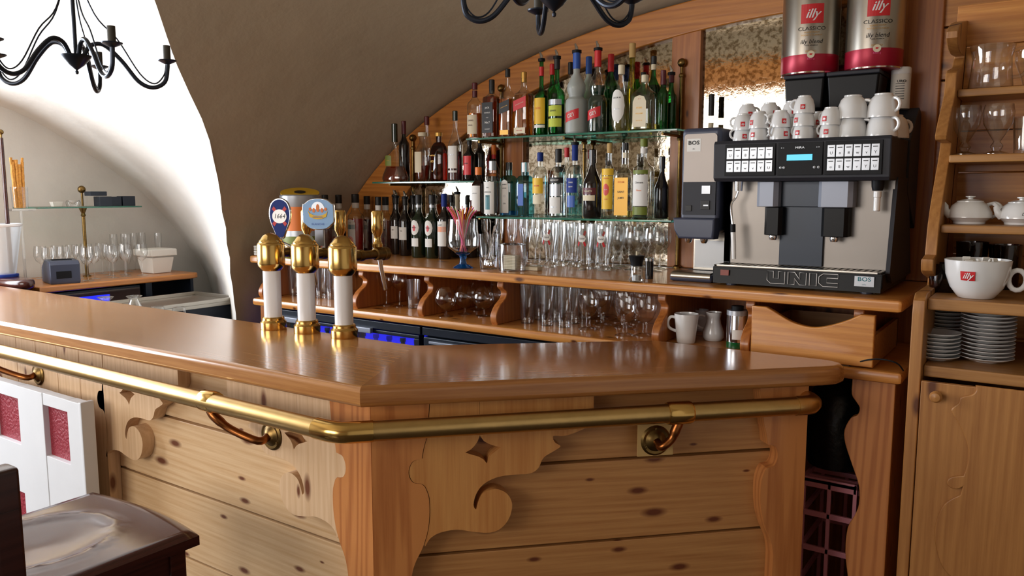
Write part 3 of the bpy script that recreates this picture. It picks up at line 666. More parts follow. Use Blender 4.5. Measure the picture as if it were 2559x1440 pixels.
# ------------------------------------------------------------------ bottles
def bottle(px, pt, w, Y, zb, lab, glass='glass2', liq=None, lvl=.6, cap='ink', caph=.09, sq=0, shape='std', body=.60, sh=.74, nr=.30, neck=None, labs=(), pour=0, name='liquor_bottle', cat='bottle', group=None, fl=1, stopper=None):
    # column of the bottle at its shelf; height from the photographed top
    while True:                                       # keep clear of the vault that leans over the shelf
        b = at(px, 500, y=Y); zt0 = at(px, pt, y=Y).z; r0 = w * mpp(b) / 2
        if ((b.x - r0 - .02 + .7) / 2.6) ** 2 + (max(0, zt0 - 1) / vb(Y)) ** 2 < .985 or shape == 'cone' or Y < 2.6: break
        Y -= .02
    b.z = zb; h = at(px, pt, y=Y).z - zb; r = w * mpp(b) / 2
    if sq: r *= .93
    t = thing(name, lab, cat, b, group or 'bottles behind the bar')
    hp = .028 if pour else 0; H = h - hp * 1.1; ch = caph * H
    n_ = nr * r if nr < 1 else nr / 1000; nr_ = max(n_, .0085)
    if shape == 'std': pr = [(0, 0), (r * .9, 0), (r, .006), (r, body * H), (r * .93, (body + .04) * H), (r * .6, (body + (sh - body) * .6) * H), (nr_ * 1.15, sh * H), (nr_, (sh + .06) * H), (nr_, H)]
    elif shape == 'round': pr = [(0, 0), (r * .9, 0), (r, .005), (r, body * H)] + [(nr_ + (r - nr_) * math.cos(R(a)), body * H + (sh - body) * H * math.sin(R(a))) for a in (20, 40, 60, 75, 90)] + [(nr_, H)]
    elif shape == 'slim': pr = [(0, 0), (r * .9, 0), (r, .006), (r, body * H), (r * .8, (body + .12) * H), (r * .5, (body + .24) * H), (nr_, sh * H + .1 * H), (nr_, H)]
    elif shape == 'cone': pr = [(0, 0), (r * .92, 0), (r, .014), (r * .95, .03), (r * .62, .30 * H), (r * .36, .5 * H), (nr_ * 1.1, .62 * H), (nr_, .7 * H), (nr_, H)]
    elif shape == 'waist': pr = [(0, 0), (r * .9, 0), (r, .006), (r, .36 * H), (r * .93, .42 * H), (r * .66, .455 * H), (r * .70, .48 * H), (r * .86, .54 * H), (r * .84, .60 * H), (r * .6, .67 * H), (nr_, .75 * H), (nr_, H)]
    elif shape == 'flask': pr = [(0, 0), (r * .62, 0), (r * .8, .012), (r * .98, .35 * H), (r, .5 * H), (r * .9, .62 * H), (r * .6, .72 * H), (nr_, .8 * H), (nr_, H)]
    elif shape == 'pear': pr = [(0, 0), (r * .8, 0), (r * .97, .02), (r, .22 * H), (r * .92, .4 * H), (r * .6, .58 * H), (nr_ * 1.1, .76 * H), (nr_, .85 * H), (nr_, H)]
    body_m = MB().lathe(pr, 28, sq=sq, sy=fl).build('glass_body', glass, t)
    if liq:
        L = lvl * H; q = []
        for (a, za), (c, zc) in zip(pr, pr[1:]):
            if za < L: q.append((a, za))
            if za < L <= zc: q.append((a + (c - a) * (L - za) / (zc - za), L)); break
        q = [(max(0, a - .002), z + (.004 if i < 2 else 0)) for i, (a, z) in enumerate(q)] + [(0, L)]
        MB().lathe(q, 28, sq=sq, sy=fl).build('liquor', liq, t)
    if neck: MB().lathe([(nr_ + .0012, H * neck[1]), (nr_ + .0014, H * neck[2])], 20, cap=False).build('neck_label', neck[0], t)
    if cap:
        cr = nr_ + .0022 if not stopper else stopper * nr_
        MB().lathe([(nr_, H - ch), (cr, H - ch + .0005), (cr, H - .002), (cr - .002, H), (0, H)], 20).build('cap', cap, t)
    if pour:
        MB().lathe([(nr_ + .001, H - .002), (nr_ + .006, H - .002), (nr_ + .006, H + .009), (nr_ - .001, H + .011), (0, H + .012)], 16).build('pourer_collar', 'black', t)
        MB().tube([(0, 0, H + .008), (0, 0, H + .017), (-.008, 0, H + .035)], [.0075, .0068, .0036], 10).build('pourer_spout', 'chrome', t)
    for L_ in labs:                                   # (z0, z1, half-angle or half-width share, material, [(text, size, v, material)], kind)
        z0, z1, wd, m = L_[:4]; txt = L_[4] if len(L_) > 4 else (); kind = L_[5] if len(L_) > 5 else ''
        rr_ = r * (.66 if shape == 'cone' else 1) + .0008; zc = (z0 + z1) / 2 * H
        if sq:
            F = frame((0, -(r * (2 ** (0)) * fl) - .0012, zc), (1, 0, 0), (0, 0, 1), (0, -1, 0)); hw = wd * r; hh = (z1 - z0) / 2 * H
            P = [(-hw, -hh), (hw, -hh), (hw, hh), (-hw, hh)]
            if kind == 'slant': P = [(-hw, -hh - hw * .3), (hw, -hh + hw * .3), (hw, hh + hw * .3), (-hw, hh - hw * .3)]
            if kind == 'arch': P = [(-hw, -hh), (hw, -hh), (hw, hh * .6), (hw * .7, hh * .9), (0, hh), (-hw * .7, hh * .9), (-hw, hh * .6)]
            lb = MB().prism(P, 0, .0006, F).build('label', m, t)
        else:
            n = 14; vs = []; fs = []
            for k in range(n + 1):
                a = -wd + 2 * wd * k / n; e = 1
                if kind == 'oval': e = math.sqrt(max(0, 1 - (a / wd) ** 2))
                if kind == 'arch': e = .75 + .25 * math.sqrt(max(0, 1 - (a / wd) ** 2))
                for q in (0, 1):
                    zz = zc + (z1 - z0) / 2 * H * (e * (1 if q else -1) if kind != 'arch' else (e if q else -1))
                    sl = a * .0002 if kind == 'slant' else 0
                    vs.append((rr_ * math.sin(R(a)), -rr_ * math.cos(R(a)), zz + sl))
            for k in range(n): fs.append((2 * k, 2 * k + 2, 2 * k + 3, 2 * k + 1))
            lb = MB().add(vs, fs).build('label', m, t, flat=True)
        for tx in txt:
            s_, size, v, tm = tx[:4]
            F = frame((0, -rr_ - .0010, (z0 + (z1 - z0) * v) * H), (1, 0, 0), (0, 0, 1), (0, -1, 0)) if not sq else frame((0, -r * fl - .0024, (z0 + (z1 - z0) * v) * H), (1, 0, 0), (0, 0, 1), (0, -1, 0))
            if kind == 'slant': F = F @ Matrix.Rotation(R(17), 4, 'Z')
            MB().text(s_, size, F, bend=0 if sq else rr_, bold=.01).build('lettering' if s_.isascii() and len(s_) > 1 else 'emblem', tm, lb)
    return t
U, LO, SM = 1.8325, 1.5005, 1.6505
yf, ym, yb = 2.805, 2.87, 2.925
# upper shelf, front row
bottle(1188, 207, 38, yf, U, 'amber whisky bottle with maroon neck, first on the upper shelf', 'glass2', 'amber', .45, 'maroon', .12, neck=('maroon', .74, .86), labs=[(.08, .42, 50, 'cream', [('CHIVAS', .009, .7, 'maroon'), ('REGAL', .008, .45, 'maroon')])])
bottle(1230, 199, 41, yf, U, 'square whiskey bottle with black and white label', 'glass2', 'cognac', .72, 'ink', .2, sq=4, body=.66, sh=.76, neck=('ink', .76, .84), labs=[(.08, .60, .85, 'ink', [('JACK', .010, .82, 'paper'), ("DANIEL'S", .0075, .66, 'paper'), ('OLD', .006, .5, 'paper'), ('No.7', .013, .34, 'paper'), ('WHISKEY', .0065, .12, 'paper')])])
bottle(1269, 172, 34, yf, U, 'square whisky bottle with slanted black label and black cap', 'glass2', 'amber', .56, 'ink', .12, sq=4, body=.58, sh=.72, labs=[(.36, .52, .95, 'ink', [('JOHNNIE WALKER', .0042, .5, 'gold')], 'slant'), (.03, .10, .8, 'gold', [], '')])
bottle(1309, 180, 42, yf, U, 'square whisky bottle with slanted red label and gold cap', 'glass2', 'amber', .64, 'gold', .10, sq=4, body=.62, sh=.74, neck=('gold', .84, .9), labs=[(.42, .58, .95, 'red', [('JOHNNIE WALKER', .005, .5, 'cream')], 'slant'), (.04, .13, .85, 'cream', [('RED LABEL', .006, .5, 'red')], '')])
bottle(1352, 133, 34, yf, U, 'green bottle with yellow label, red foil and pourer', 'glassG', 'emerald', .5, None, body=.5, sh=.62, neck=('red', .8, .92), pour=1, labs=[(.15, .5, 62, 'yellow', [('SUZE', .012, .6, 'orange')]), (.10, .14, 62, 'paper')])
bottle(1390, 127, 40, yf, U, 'clear green-tinted bottle with lime label and pourer', 'glassG', 'dgreenb', .4, 'ink', .14, body=.52, sh=.66, pour=1, labs=[(.24, .38, 66, 'lime', [('GENEPI', .009, .5, 'ink')]), (.10, .21, 66, 'lime'), (.39, .46, 66, 'silver')])
bottle(1438, 112, 54, yf, U, 'frosted waisted mint liqueur bottle with blue neck and pourer', 'frost', None, cap='blue', caph=.2, shape='waist', nr=.30, pour=1, labs=[(.16, .28, 42, 'red', [('GET', .020, .5, 'paper')], 'slant')])
bottle(1490, 106, 48, yf, U, 'waisted bottle half full of dark green mint liqueur with pourer', 'glass2', 'greenliq', .57, 'red', .2, shape='waist', nr=.30, pour=1, labs=[(.17, .29, 46, 'red', [('GET', .019, .5, 'paper')], 'slant')])
bottle(1548, 163, 46, yf, U, 'pear-shaped bottle of yellow liqueur with oval white label', 'glass2', 'yelliq', .55, 'cream', .14, shape='pear', labs=[(.14, .62, 50, 'paper', [('LICOR 43', .008, .75, 'ink'), ('LIQUEUR', .006, .4, 'silver')], 'oval')])
bottle(1606, 188, 62, yf + .01, U, 'broad square clear bottle with beige label and ridged glass', 'glass2', 'yelliq', .12, 'cream', .13, sq=3, body=.62, sh=.80, nr=.26, labs=[(.06, .62, .62, 'cream', [('+ +', .008, .88, 'red'), ('POIRE', .009, .6, 'gold'), ('WILLIAMS', .007, .42, 'gold'), ('EAU DE VIE', .005, .2, 'gold')], 'arch')])
# upper shelf, behind
bottle(1378, 160, 26, yb, U, 'green bottle with red cap behind the lime-labelled bottle', 'glassG', 'emerald', .6, 'red', .15)
bottle(1423, 156, 26, yb, U, 'dark-capped bottle behind the frosted mint bottle', 'glass2', 'cognac', .5, 'ink', .16)
bottle(1468, 142, 44, yb - .02, U, 'second frosted waisted bottle with blue cap, standing behind', 'frost', None, cap='blue', caph=.22, shape='waist', labs=[(.16, .28, 42, 'red', [], 'slant')])
bottle(1522, 136, 42, yb - .02, U, 'red-capped waisted bottle of green mint liqueur standing behind', 'glassG', 'emerald', .6, 'red', .22, shape='waist')
bottle(1574, 109, 26, yb, U, 'tallest slim golden-green bottle with tan wax cap', 'glassGy', 'yelliq', .5, 'cork', .16, shape='slim', body=.42, sh=.62, nr=11)
bottle(1602, 181, 24, yb, U, 'dark-capped bottle just behind the ridged square bottle', 'glassG', 'dgreenb', .5, 'ink', .16)
bottle(1627, 141, 36, ym + .03, U, 'green bottle with black cap and cream neck band', 'glassG', 'dgreenb', .62, 'ink', .11, neck=('cream', .82, .9), body=.56, sh=.72)
bottle(1651, 176, 28, ym, U, 'emerald bottle with dark red cap near the brass post', 'glassG', 'emerald', .7, 'maroon', .24)
bottle(1671, 167, 28, ym + .055, U, 'emerald bottle with red neck and chrome pourer', 'glassG', 'emerald', .5, 'maroon', .14, pour=1)
# short shelf with cognac
bottle(989, 309, 80, 2.80, SM, 'wide conical cognac decanter with tall dark cap', 'glass2', 'cognac', .26, 'dgreenb', .32, shape='cone', nr=.16, labs=[(.27, .45, 22, 'olive', [('COGNAC', .005, .5, 'gold')], 'arch')], fl=.55)
bottle(1012, 302, 27, 2.93, SM, 'dark wine-shaped bottle with red foil behind the conical decanter', 'darkbot', None, cap='maroon', caph=.22, nr=.34)
bottle(1058, 331, 42, 2.83, SM, 'rounded cognac bottle with wide cream stopper', 'glass2', 'cognac', .32, 'cream', .08, shape='flask', nr=.36, stopper=1.5, labs=[(.18, .6, 30, 'cream', [])])
bottle(1069, 291, 26, 2.92, SM, 'tall slim bottle with reddish brown cap behind the cognacs', 'glass2', 'cognac', .4, 'maroon', .13, shape='slim', body=.5, sh=.6, nr=.4)
bottle(1098, 331, 52, 2.81, SM, 'arched flat cognac bottle with gold lettering XO', 'glassBr', 'cognac', .72, 'gold', .08, shape='round', body=.52, sh=.80, nr=.3, fl=.6, labs=[(.2, .21, 3, 'gold', [('MARTELL', .0085, 32, 'gold'), ('XO', .013, 20, 'gold')])])
bottle(1139, 277, 36, 2.80, SM, 'tall clear bottle with white label and dark green cap', 'glass2', 'winered', .42, 'dgreenb', .14, shape='std', body=.5, sh=.72, labs=[(.18, .5, 48, 'paper', [('CALVADOS', .0065, .6, 'silver')]), (.12, .15, 48, 'paper')])
bottle(1174, 352, 30, 2.81, SM, 'dark bottle with bright red label on the short shelf', 'darkbot', 'winered', .6, 'ink', .1, body=.62, sh=.8, labs=[(.15, .62, 50, 'red', [('RHUM', .007, .6, 'ink')])])
bottle(1200, 350, 26, 2.86, SM, 'plain black bottle beside the red-labelled one', 'darkbot', None, cap='ink', body=.66, sh=.82)
bottle(1234, 362, 30, 2.93, LO, 'tall bottle with orange-red shoulder behind the grey-capped bottle', 'darkbot', None, cap='orange', caph=.14, body=.62, sh=.8, neck=('red', .7, .86), labs=[(.55, .64, 60, 'orange')])
# lower shelf
bottle(1196, 418, 34, 2.732, LO, 'dark amber bottle with orange cap and white label', 'glassBr', 'cognac', .7, 'orange', .16, body=.62, sh=.8, nr=.42, labs=[(.1, .62, 48, 'paper', [('APERITIVO', .005, .7, 'ink')])])
bottle(1231, 402, 44, 2.755, LO, 'clear bottle with grey cap and teal square on its label', 'glass2', None, cap='silver', caph=.17, shape='round', body=.62, sh=.78, nr=.36, labs=[(.04, .62, 44, 'paper', [('THE', .007, .82, 'ink'), ('LONDON', .008, .68, 'ink'), ('No.1', .009, .55, 'ink')]), (.12, .38, 17, 'teal')])
bottle(1272, 406, 41, yf, LO, 'blue square gin bottle with dark cap and arched white label', 'glassB', 'cobalt', .1, 'ink', .14, sq=3, shape='round', body=.6, sh=.76, nr=.36, labs=[(.06, .68, .62, 'paper', [('BOMBAY', .006, .85, 'ink'), ('SAPPHIRE', .005, .74, 'ink'), ('O', .014, .5, 'silver'), ('GIN', .008, .28, 'ink')], 'arch')])
bottle(1312, 406, 42, yf, LO, 'pale blue square gin bottle with white and silver cap', 'glassB', None, cap='porc', caph=.18, sq=3, shape='round', body=.6, sh=.76, nr=.4, labs=[(.2, .6, .4, 'blue', [])])
bottle(1350, 381, 38, yf, LO, 'clear bottle with purple cap and yellow orange label', 'glass2', None, cap='dblue', caph=.14, shape='round', body=.6, sh=.78, nr=.34, labs=[(.36, .6, 52, 'yellow', [('RHUM', .009, .5, 'red')]), (.2, .34, 40, 'cream')])
bottle(1395, 372, 44, yf, LO, 'clear vodka bottle with black cap and black name band', 'glass2', None, cap='ink', caph=.2, shape='round', body=.6, sh=.74, nr=.32, labs=[(.50, .58, 64, 'ink', [('SMIRNOFF', .009, .5, 'paper')]), (.31, .48, 44, 'silver', []), (.05, .29, 44, 'paper', [('VODKA', .008, .4, 'silver')])])
bottle(1416, 369, 26, yb, LO, 'clear bottle with red cap behind the vodka row', 'glass2', None, cap='red', caph=.14)
bottle(1436, 342, 42, yf, LO, 'clear bottle with deep blue label, blue neck and pourer', 'glass2', None, cap='dblue', caph=.22, shape='round', body=.58, sh=.72, nr=.3, pour=1, labs=[(.34, .54, 44, 'dblue', [('THREE', .007, .7, 'paper'), ('SIXTY', .007, .4, 'paper')]), (.14, .30, 30, 'blue', [])])
bottle(1480, 374, 46, yf, LO, 'black cream liqueur bottle with red and white label', 'darkbot', None, cap='darkbot', caph=.2, body=.5, sh=.72, nr=.34, labs=[(.34, .44, 50, 'maroon', [('BAILEYS', .010, .5, 'cream')]), (.25, .33, 44, 'cream')])
bottle(1522, 358, 36, yf, LO, 'clear rum bottle with yellow label and red disc', 'glass2', None, cap='cork', caph=.13, body=.58, sh=.72, labs=[(.12, .56, 54, 'yellow', [('HAVANA', .006, .93, 'red'), ('CLUB', .006, .3, 'red')]), (.30, .46, 26, 'red', [('RON', .006, .5, 'paper')], 'oval'), (.57, .66, 60, 'yellow')])
bottle(1561, 357, 44, yf, LO, 'square clear rum bottle with golden label', 'glass2', 'yelliq', .1, 'ink', .1, sq=4, body=.56, sh=.66, nr=.32, neck=('cream', .8, .87), labs=[(.04, .54, .9, 'gold', [('RHUM', .010, .88, 'orange'), ('SAINT', .011, .62, 'ink'), ('JAMES', .010, .46, 'ink')])])
bottle(1607, 347, 52, yf, LO, 'broad clear rum bottle with green cap and white label', 'glass2', None, cap='olive', caph=.1, body=.60, sh=.72, nr=.3, neck=('paper', .82, .88), labs=[(.16, .55, 48, 'paper', [('Clement', .010, .75, 'ink'), ('Rhum', .009, .5, 'orange')]), (.56, .61, 48, 'olive'), (.05, .15, 48, 'olive')])
bottle(1653, 391, 36, ym, LO, 'black bottle with long neck at the right end of the shelf', 'darkbot', None, cap='darkbot', caph=.2, body=.48, sh=.70, nr=.34)
# counter, left group
def syrup(px, pt, w, Y, lab, liq, lb='paper', band='teal', fruit='salmon'):
    bottle(px, pt, w, Y, ZC + .0005, lab, 'glass2', liq, .58, 'ink', .15, body=.60, sh=.74, nr=.42, neck=('paper', .76, .85), name='syrup_bottle', group='syrup bottles on the back counter', labs=[(.06, .57, 40, lb, [('SIROP', .006, .88, 'ink')], 'arch'), (.40, .48, 38, band), (.10, .28, 26, fruit, [], 'oval')])
syrup(888, 485, 40, 2.86, 'bright red syrup bottle beside the rightmost beer tower', 'redliq')
syrup(917, 490, 34, 2.95, 'dark syrup bottle just behind the bright red one', 'winered')
syrup(846, 487, 34, 2.84, 'syrup bottle half hidden by the light blue tap badge', 'winered')
syrup(812, 487, 32, 2.82, 'leftmost black-capped syrup bottle behind the light blue badge', 'cognac')
syrup(945, 492, 32, 2.86, 'pale pink syrup bottle behind the tallest tap handle', 'pinkliq', fruit='pink')
syrup(963, 492, 34, 2.915, 'pale syrup bottle with green band next to the wine bottles', 'pinkliq', fruit='pink')
for px, pt, w, Y, lab in ((990, 478, 28, 2.88, 'dark wine bottle with pourer and narrow white label'), (1012, 480, 32, 2.84, 'dark wine bottle with pourer and square white label'), (986, 476, 26, 2.965, 'dark bottle with chrome pourer behind the wine bottles'), (1032, 478, 28, 2.95, 'dark bottle with chrome pourer just left of the vermouths')):
    bottle(px, pt, w, Y, ZC + .0005, lab, 'darkbot', None, cap='ink', caph=.12, nr=.34, body=.6, sh=.76, pour=1, name='wine_bottle', labs=[(.28, .5, 50, 'paper', [('VIN', .007, .7, 'ink')])] if Y < 2.9 else ())
for px, lab in ((1046, 'left of the two green vermouth bottles with oval labels'), (1080, 'right of the two green vermouth bottles with oval labels')):
    bottle(px, 487, 38, 2.80, ZC + .0005, lab, 'dgreenb', None, cap='ink', caph=.14, nr=.38, body=.58, sh=.72, name='vermouth_bottle', neck=('silver', .8, .84), labs=[(.36, .60, 40, 'paper', [('MARTINI', .0065, .5, 'ink')], 'oval'), (.42, .52, 14, 'red', [], 'oval'), (.18, .31, 34, 'paper', [])])
bottle(1110, 484, 34, 2.79, ZC + .0005, 'blue-black aperitif bottle with tall white and orange label', 'darkbot', None, cap='dblue', caph=.2, nr=.36, body=.6, sh=.76, labs=[(.2, .58, 52, 'paper', [('LILLET', .008, .85, 'ink')]), (.42, .50, 50, 'orange')])
bottle(1143, 468, 34, 2.90, ZC + .0005, 'bottle with cream neck and pourer behind the straws', 'darkbot', None, cap='cream', caph=.25, pour=1)
bottle(1168, 490, 30, 2.96, ZC + .0005, 'black-capped bottle against the mirror behind the straws', 'darkbot', None, cap='ink', caph=.14)
bottle(1128, 488, 28, 2.96, ZC + .0005, 'black-capped bottle behind the aperitif bottle', 'dgreenb', None, cap='ink', caph=.12)
bottle(1180, 500, 28, 2.93, ZC + .0005, 'dark bottle right of the straws against the mirror', 'darkbot', None, cap='maroon', caph=.14)
# big yellow and green can behind the badges
b = at(752, 560, y=2.50); b.z = ZC; t = thing('display_can', 'large yellow and green can with angled open top behind the tap badges', 'can', b)
rc = 46 * mpp(b)
MB().lathe([(0, 0), (rc * .95, 0), (rc, .01), (rc, .10)], 32).build('green_band', 'olive', t)
MB().lathe([(rc, .10), (rc, .125)], 32, cap=False).build('white_band', 'silver', t); MB().lathe([(rc, .125), (rc, .235)], 32, cap=False).build('yellow_band', 'orange', t)
MB().lathe([(rc, .235), (rc * 1.05, .255), (rc * 1.08, .285), (rc * 1.02, .29)], 32, cap=False).build('silver_rim', 'silver', t)
lid = MB().lathe([(0, 0), (rc * 1.02, 0), (rc * 1.02, .004), (0, .006)], 32, M4=Matrix.Translation((0, .0, 0.2960)) @ Matrix.Rotation(R(50), 4, 'Z') @ Matrix.Rotation(R(15), 4, 'X')).build('lid', 'yellow', t)
MB().lathe([(0, 0), (rc * .3, 0), (rc * .3, .003), (0, .003)], 20, M4=Matrix.Translation((0, .0, 0.3005)) @ Matrix.Rotation(R(50), 4, 'Z') @ Matrix.Rotation(R(15), 4, 'X')).build('lid_hole', 'ink', lid)
# folded napkins
b = at(640, 630, z=ZC); b = Vector((-3.13, 2.495, ZC))
for k in range(4):
    o = MB().box(-.055, .055, -.055, .055, 0, .011, .003).build('folded_napkin', 'paper', loc=(b.x, b.y, ZC + .0005 + k * .0118)); o.rotation_euler = (0, 0, R(4 * (k % 2)))
    tag(o, 'folded white napkin in the small pile at the far left end of the back counter', 'napkin', 'napkin pile')
# ------------------------------------------------------------------ glasses
def proto(name, pr, mats='glass', n=20):
    return pr
def wine(h, r, stem=.45, foot=.8, sw=.0035, rim=.85):
    zb = h * stem
    return [(r * foot, 0), (r * foot, .0015), (sw * 1.5, .007), (sw, .02), (sw, zb - .008), (sw * 2.2, zb), (r * .7, zb + (h - zb) * .14), (r, zb + (h - zb) * .42), (r * .96, zb + (h - zb) * .7), (r * rim, h)]
def tumb(h, r, k=.8): return [(0, .001), (r * k, .0), (r * k * 1.02, .008), (r * (k + (1 - k) * .5), h * .5), (r, h), (r - .0018, h), (r * k - .0025, .014), (0, .012)]
def beer(h, r): return [(0, 0), (r * .78, 0), (r * .8, .006), (r * .55, .02), (r * .62, .05), (r * .84, h * .55), (r, h * .8), (r * .97, h), (r * .95, h), (r * .98, h * .8), (r * .8, h * .55), (r * .5, .05), (0, .03)]
def flute(h, r): return [(r * 1.3, 0), (r * 1.3, .0015), (.004, .006), (.003, .06), (r * .5, .075), (r, .14), (r * .9, h)]
PR = {}
def gl(kind, pr, loc, lab, grp, name='drinking_glass', cat='glass', m='glass', extra=None, n=22, rz=0):
    if kind not in PR:
        o = MB().lathe(pr, n, cap=pr[0][0] < 1e-6 and False).build(name, m); PR[kind] = o
        if extra: extra(o)
        o.location = loc; o.rotation_euler = (0, 0, rz)
    else: o = dup(PR[kind], loc, rz)
    for k in ('label', 'category', 'group'):
        if k in o: del o[k]
    o['label'] = lab; o['category'] = cat; o['group'] = grp
    return o
def logo(o):
    r = .0325; n = 10; vs = []; fs = []
    for k in range(n + 1):
        a = -32 + 64 * k / n; e = .014 * math.sqrt(max(0, 1 - (a / 32) ** 2)); vs += [(r * math.sin(R(a)), -r * math.cos(R(a)), .122 - e), (r * math.sin(R(a)), -r * math.cos(R(a)), .122 + e)]
    for k in range(n): fs.append((2 * k, 2 * k + 2, 2 * k + 3, 2 * k + 1))
    MB().add(vs, fs).build('printed_disc', 'paper', o, flat=True)
    MB().text('1664', .012, frame((0, -r - .0008, .122), (1, 0, 0), (0, 0, 1), (0, -1, 0)), bend=r, shear=.25).build('lettering', 'ink', o)
    mb = MB()
    for sx, sz in ((1, 1), (1, -1), (-1, -1)):
        mb.add([(sx * r * math.sin(R(a)), -(r + .0004) * math.cos(R(a)), .122 + sz * z) for a, z in ((12, .016), (24, .010), (36, .026), (24, .032))], [(0, 1, 2, 3)])
    mb.build('red_ribbon', 'red', o, flat=True)
zg = ZC + .0006
# rows of glasses on the back counter, under the lower shelf
def row(kind, pr, pxs, y, base_z, lab, grp, **k):
    for px in pxs: p = at(px, 600, y=y); gl(kind, pr, (p.x, y, base_z), lab, grp, **k)
row('beerlogo', beer(.175, .034), (1375, 1463, 1510), 2.72, zg, 'tall beer glass with printed white disc in the front row on the back counter', 'printed beer glasses', extra=logo)
row('beer', beer(.175, .034), (1396, 1434, 1486), 2.795, zg, 'plain tall beer glass between the printed ones in the front row', 'plain beer glasses')
row('beer', beer(.175, .034), (1382, 1422, 1462, 1504), 2.875, zg, 'plain tall beer glass in the second row under the lower glass shelf', 'beer glasses in second row')
row('flute', flute(.20, .021), (1248, 1278, 1308, 1338), 2.85, zg, 'slim stemmed flute crowded behind the sugar jar', 'flutes on the back counter')
row('flute', flute(.20, .021), (1214, 1284, 1311, 1338, 1365, 1392, 1419), 2.955, zg, 'slim stemmed flute in the last row against the mirror', 'flutes against the mirror')
row('balloon', wine(.165, .044, .42, .8), (1533, 1583, 1633), 2.80, zg, 'round balloon wine glass at the right end of the back counter', 'balloon glasses')
row('balloon', wine(.165, .044, .42, .8), (1552, 1601, 1650), 2.905, zg, 'round balloon wine glass in the row against the mirror', 'balloon glasses at the back')
row('cordial', flute(.155, .024), (1316, 1348), 2.73, zg, 'small stemmed cordial glass right of the sugar jar', 'cordial glasses')
# compartment glasses on the lower shelf
zl_ = ZS + .0006
row('stem', wine(.150, .036, .5, .85), (930, 963, 996), 2.62, zl_, 'stemmed wine glass in the second open compartment', 'wine glasses in the second compartment')
row('stem', wine(.150, .036, .5, .85), (948, 984), 2.74, zl_, 'stemmed wine glass at the back of the second compartment', 'wine glasses in the second compartment, back')
row('tum', tumb(.125, .033, .78), (1030,), 2.62, zl_, 'straight tumbler right of the stemmed glasses', 'tumblers in the second compartment')
row('cog', [(.030, 0), (.030, .0015), (.006, .008), (.005, .028), (.02, .034), (.042, .055), (.046, .075), (.040, .098), (.030, .118)], (1112,), 2.505, zl_, 'front cognac balloon glass in the third compartment', 'front cognac glass')
row('cog', None, (1160, 1208), 2.60, zl_, 'cognac balloon glass in the second rank of the third compartment', 'cognac glasses, second rank')
row('cog', None, (1190, 1240), 2.72, zl_, 'cognac balloon glass at the back of the third compartment', 'cognac glasses, back rank')
row('tall', tumb(.150, .031, .80), (1318, 1368, 1412), 2.56, zl_, 'tall straight tumbler in the front rank of the fourth compartment', 'tall tumblers, front rank')
row('tall', None, (1352, 1392, 1436), 2.66, zl_, 'tall straight tumbler in the middle rank of the fourth compartment', 'tall tumblers, middle rank')
row('tall', None, (1385, 1425, 1462), 2.78, zl_, 'tall straight tumbler in the back rank of the fourth compartment', 'tall tumblers, back rank')
row('tall', None, (704, 732, 760, 798, 826), 2.62, zl_, 'tall straight tumbler in the first compartment behind the beer towers', 'tumblers behind the beer towers')
row('tall', None, (742, 772, 812, 840), 2.74, zl_, 'tall straight tumbler at the back of the first compartment', 'back tumblers behind the beer towers')
gob = [(.036, 0), (.036, .002), (.028, .006), (.010, .012), (.008, .03), (.010, .048), (.026, .06), (.038, .085), (.041, .11), (.040, .138)]
for px, y, lab in ((1470, 2.56, 'heavy stemmed goblet standing leftmost of the goblets'), (1562, 2.52, 'heavy stemmed goblet in front, centre of the goblets'), (1612, 2.56, 'heavy stemmed goblet at the divider, rightmost of the goblets')):
    p = at(px, 800, y=y); gl('gob', gob, (p.x, y, zl_), lab, 'heavy goblets', n=28)
row('gob', None, (1508, 1560), 2.68, zl_, 'heavy stemmed goblet in the second rank behind the others', 'goblets, second rank')
row('gob', None, (1500, 1548, 1594), 2.80, zl_, 'heavy stemmed goblet in the back rank', 'goblets, back rank')
# sundae glass of straws
b = at(1157, 670, z=ZC); t = thing('sundae_glass', 'big sundae glass with blue foot filled with coloured straws', 'glass', (b.x, b.y, zg))
hb = at(1157, 548, y=b.y).z - ZC; rb_ = 41 * mpp(b)
MB().lathe([(0, .004), (.038, 0), (.040, .003), (.016, .016), (.011, .032), (.014, .048), (.03, .058), (.0, .060)], 28).build('foot', 'cobalt', t)
MB().lathe([(.0, .058), (.030, .060), (rb_ * .95, .085), (rb_, .115), (rb_ * .93, .15), (rb_ * .88, hb)], 28, cap=False).build('bowl', 'glass', t)
cs = ['pinkst', 'yellow', 'salmon', 'lime', 'pinkst', 'orange', 'white', 'pinkst', 'yellow', 'salmon']
for k in range(34):
    a = random.uniform(0, 6.28); q = random.uniform(.45, 1); r0 = .016 * q; r1 = .034 * q; hh = hb + random.uniform(.028, .052)
    p1 = Vector((r0 * math.cos(a + 2.6), r0 * math.sin(a + 2.6), .066)); p2 = Vector((r1 * math.cos(a), r1 * math.sin(a), hb)); p3 = Vector((r1 * 1.9 * math.cos(a), r1 * 1.9 * math.sin(a), hh))
    o = MB().tube([p1, p2, p2.lerp(p3, .5) + Vector((0, 0, .004)), p3], .0026, 6).build('drinking_straw', cs[k % 10], loc=(b.x, b.y, zg))
    nm = {'pinkst': 'pink', 'salmon': 'salmon', 'lime': 'lime green', 'white': 'clear white'}.get(cs[k % 10], cs[k % 10])
    tag(o, nm + ' bendy drinking straw standing in the blue-footed sundae glass', 'straw', nm + ' straws in the sundae glass')
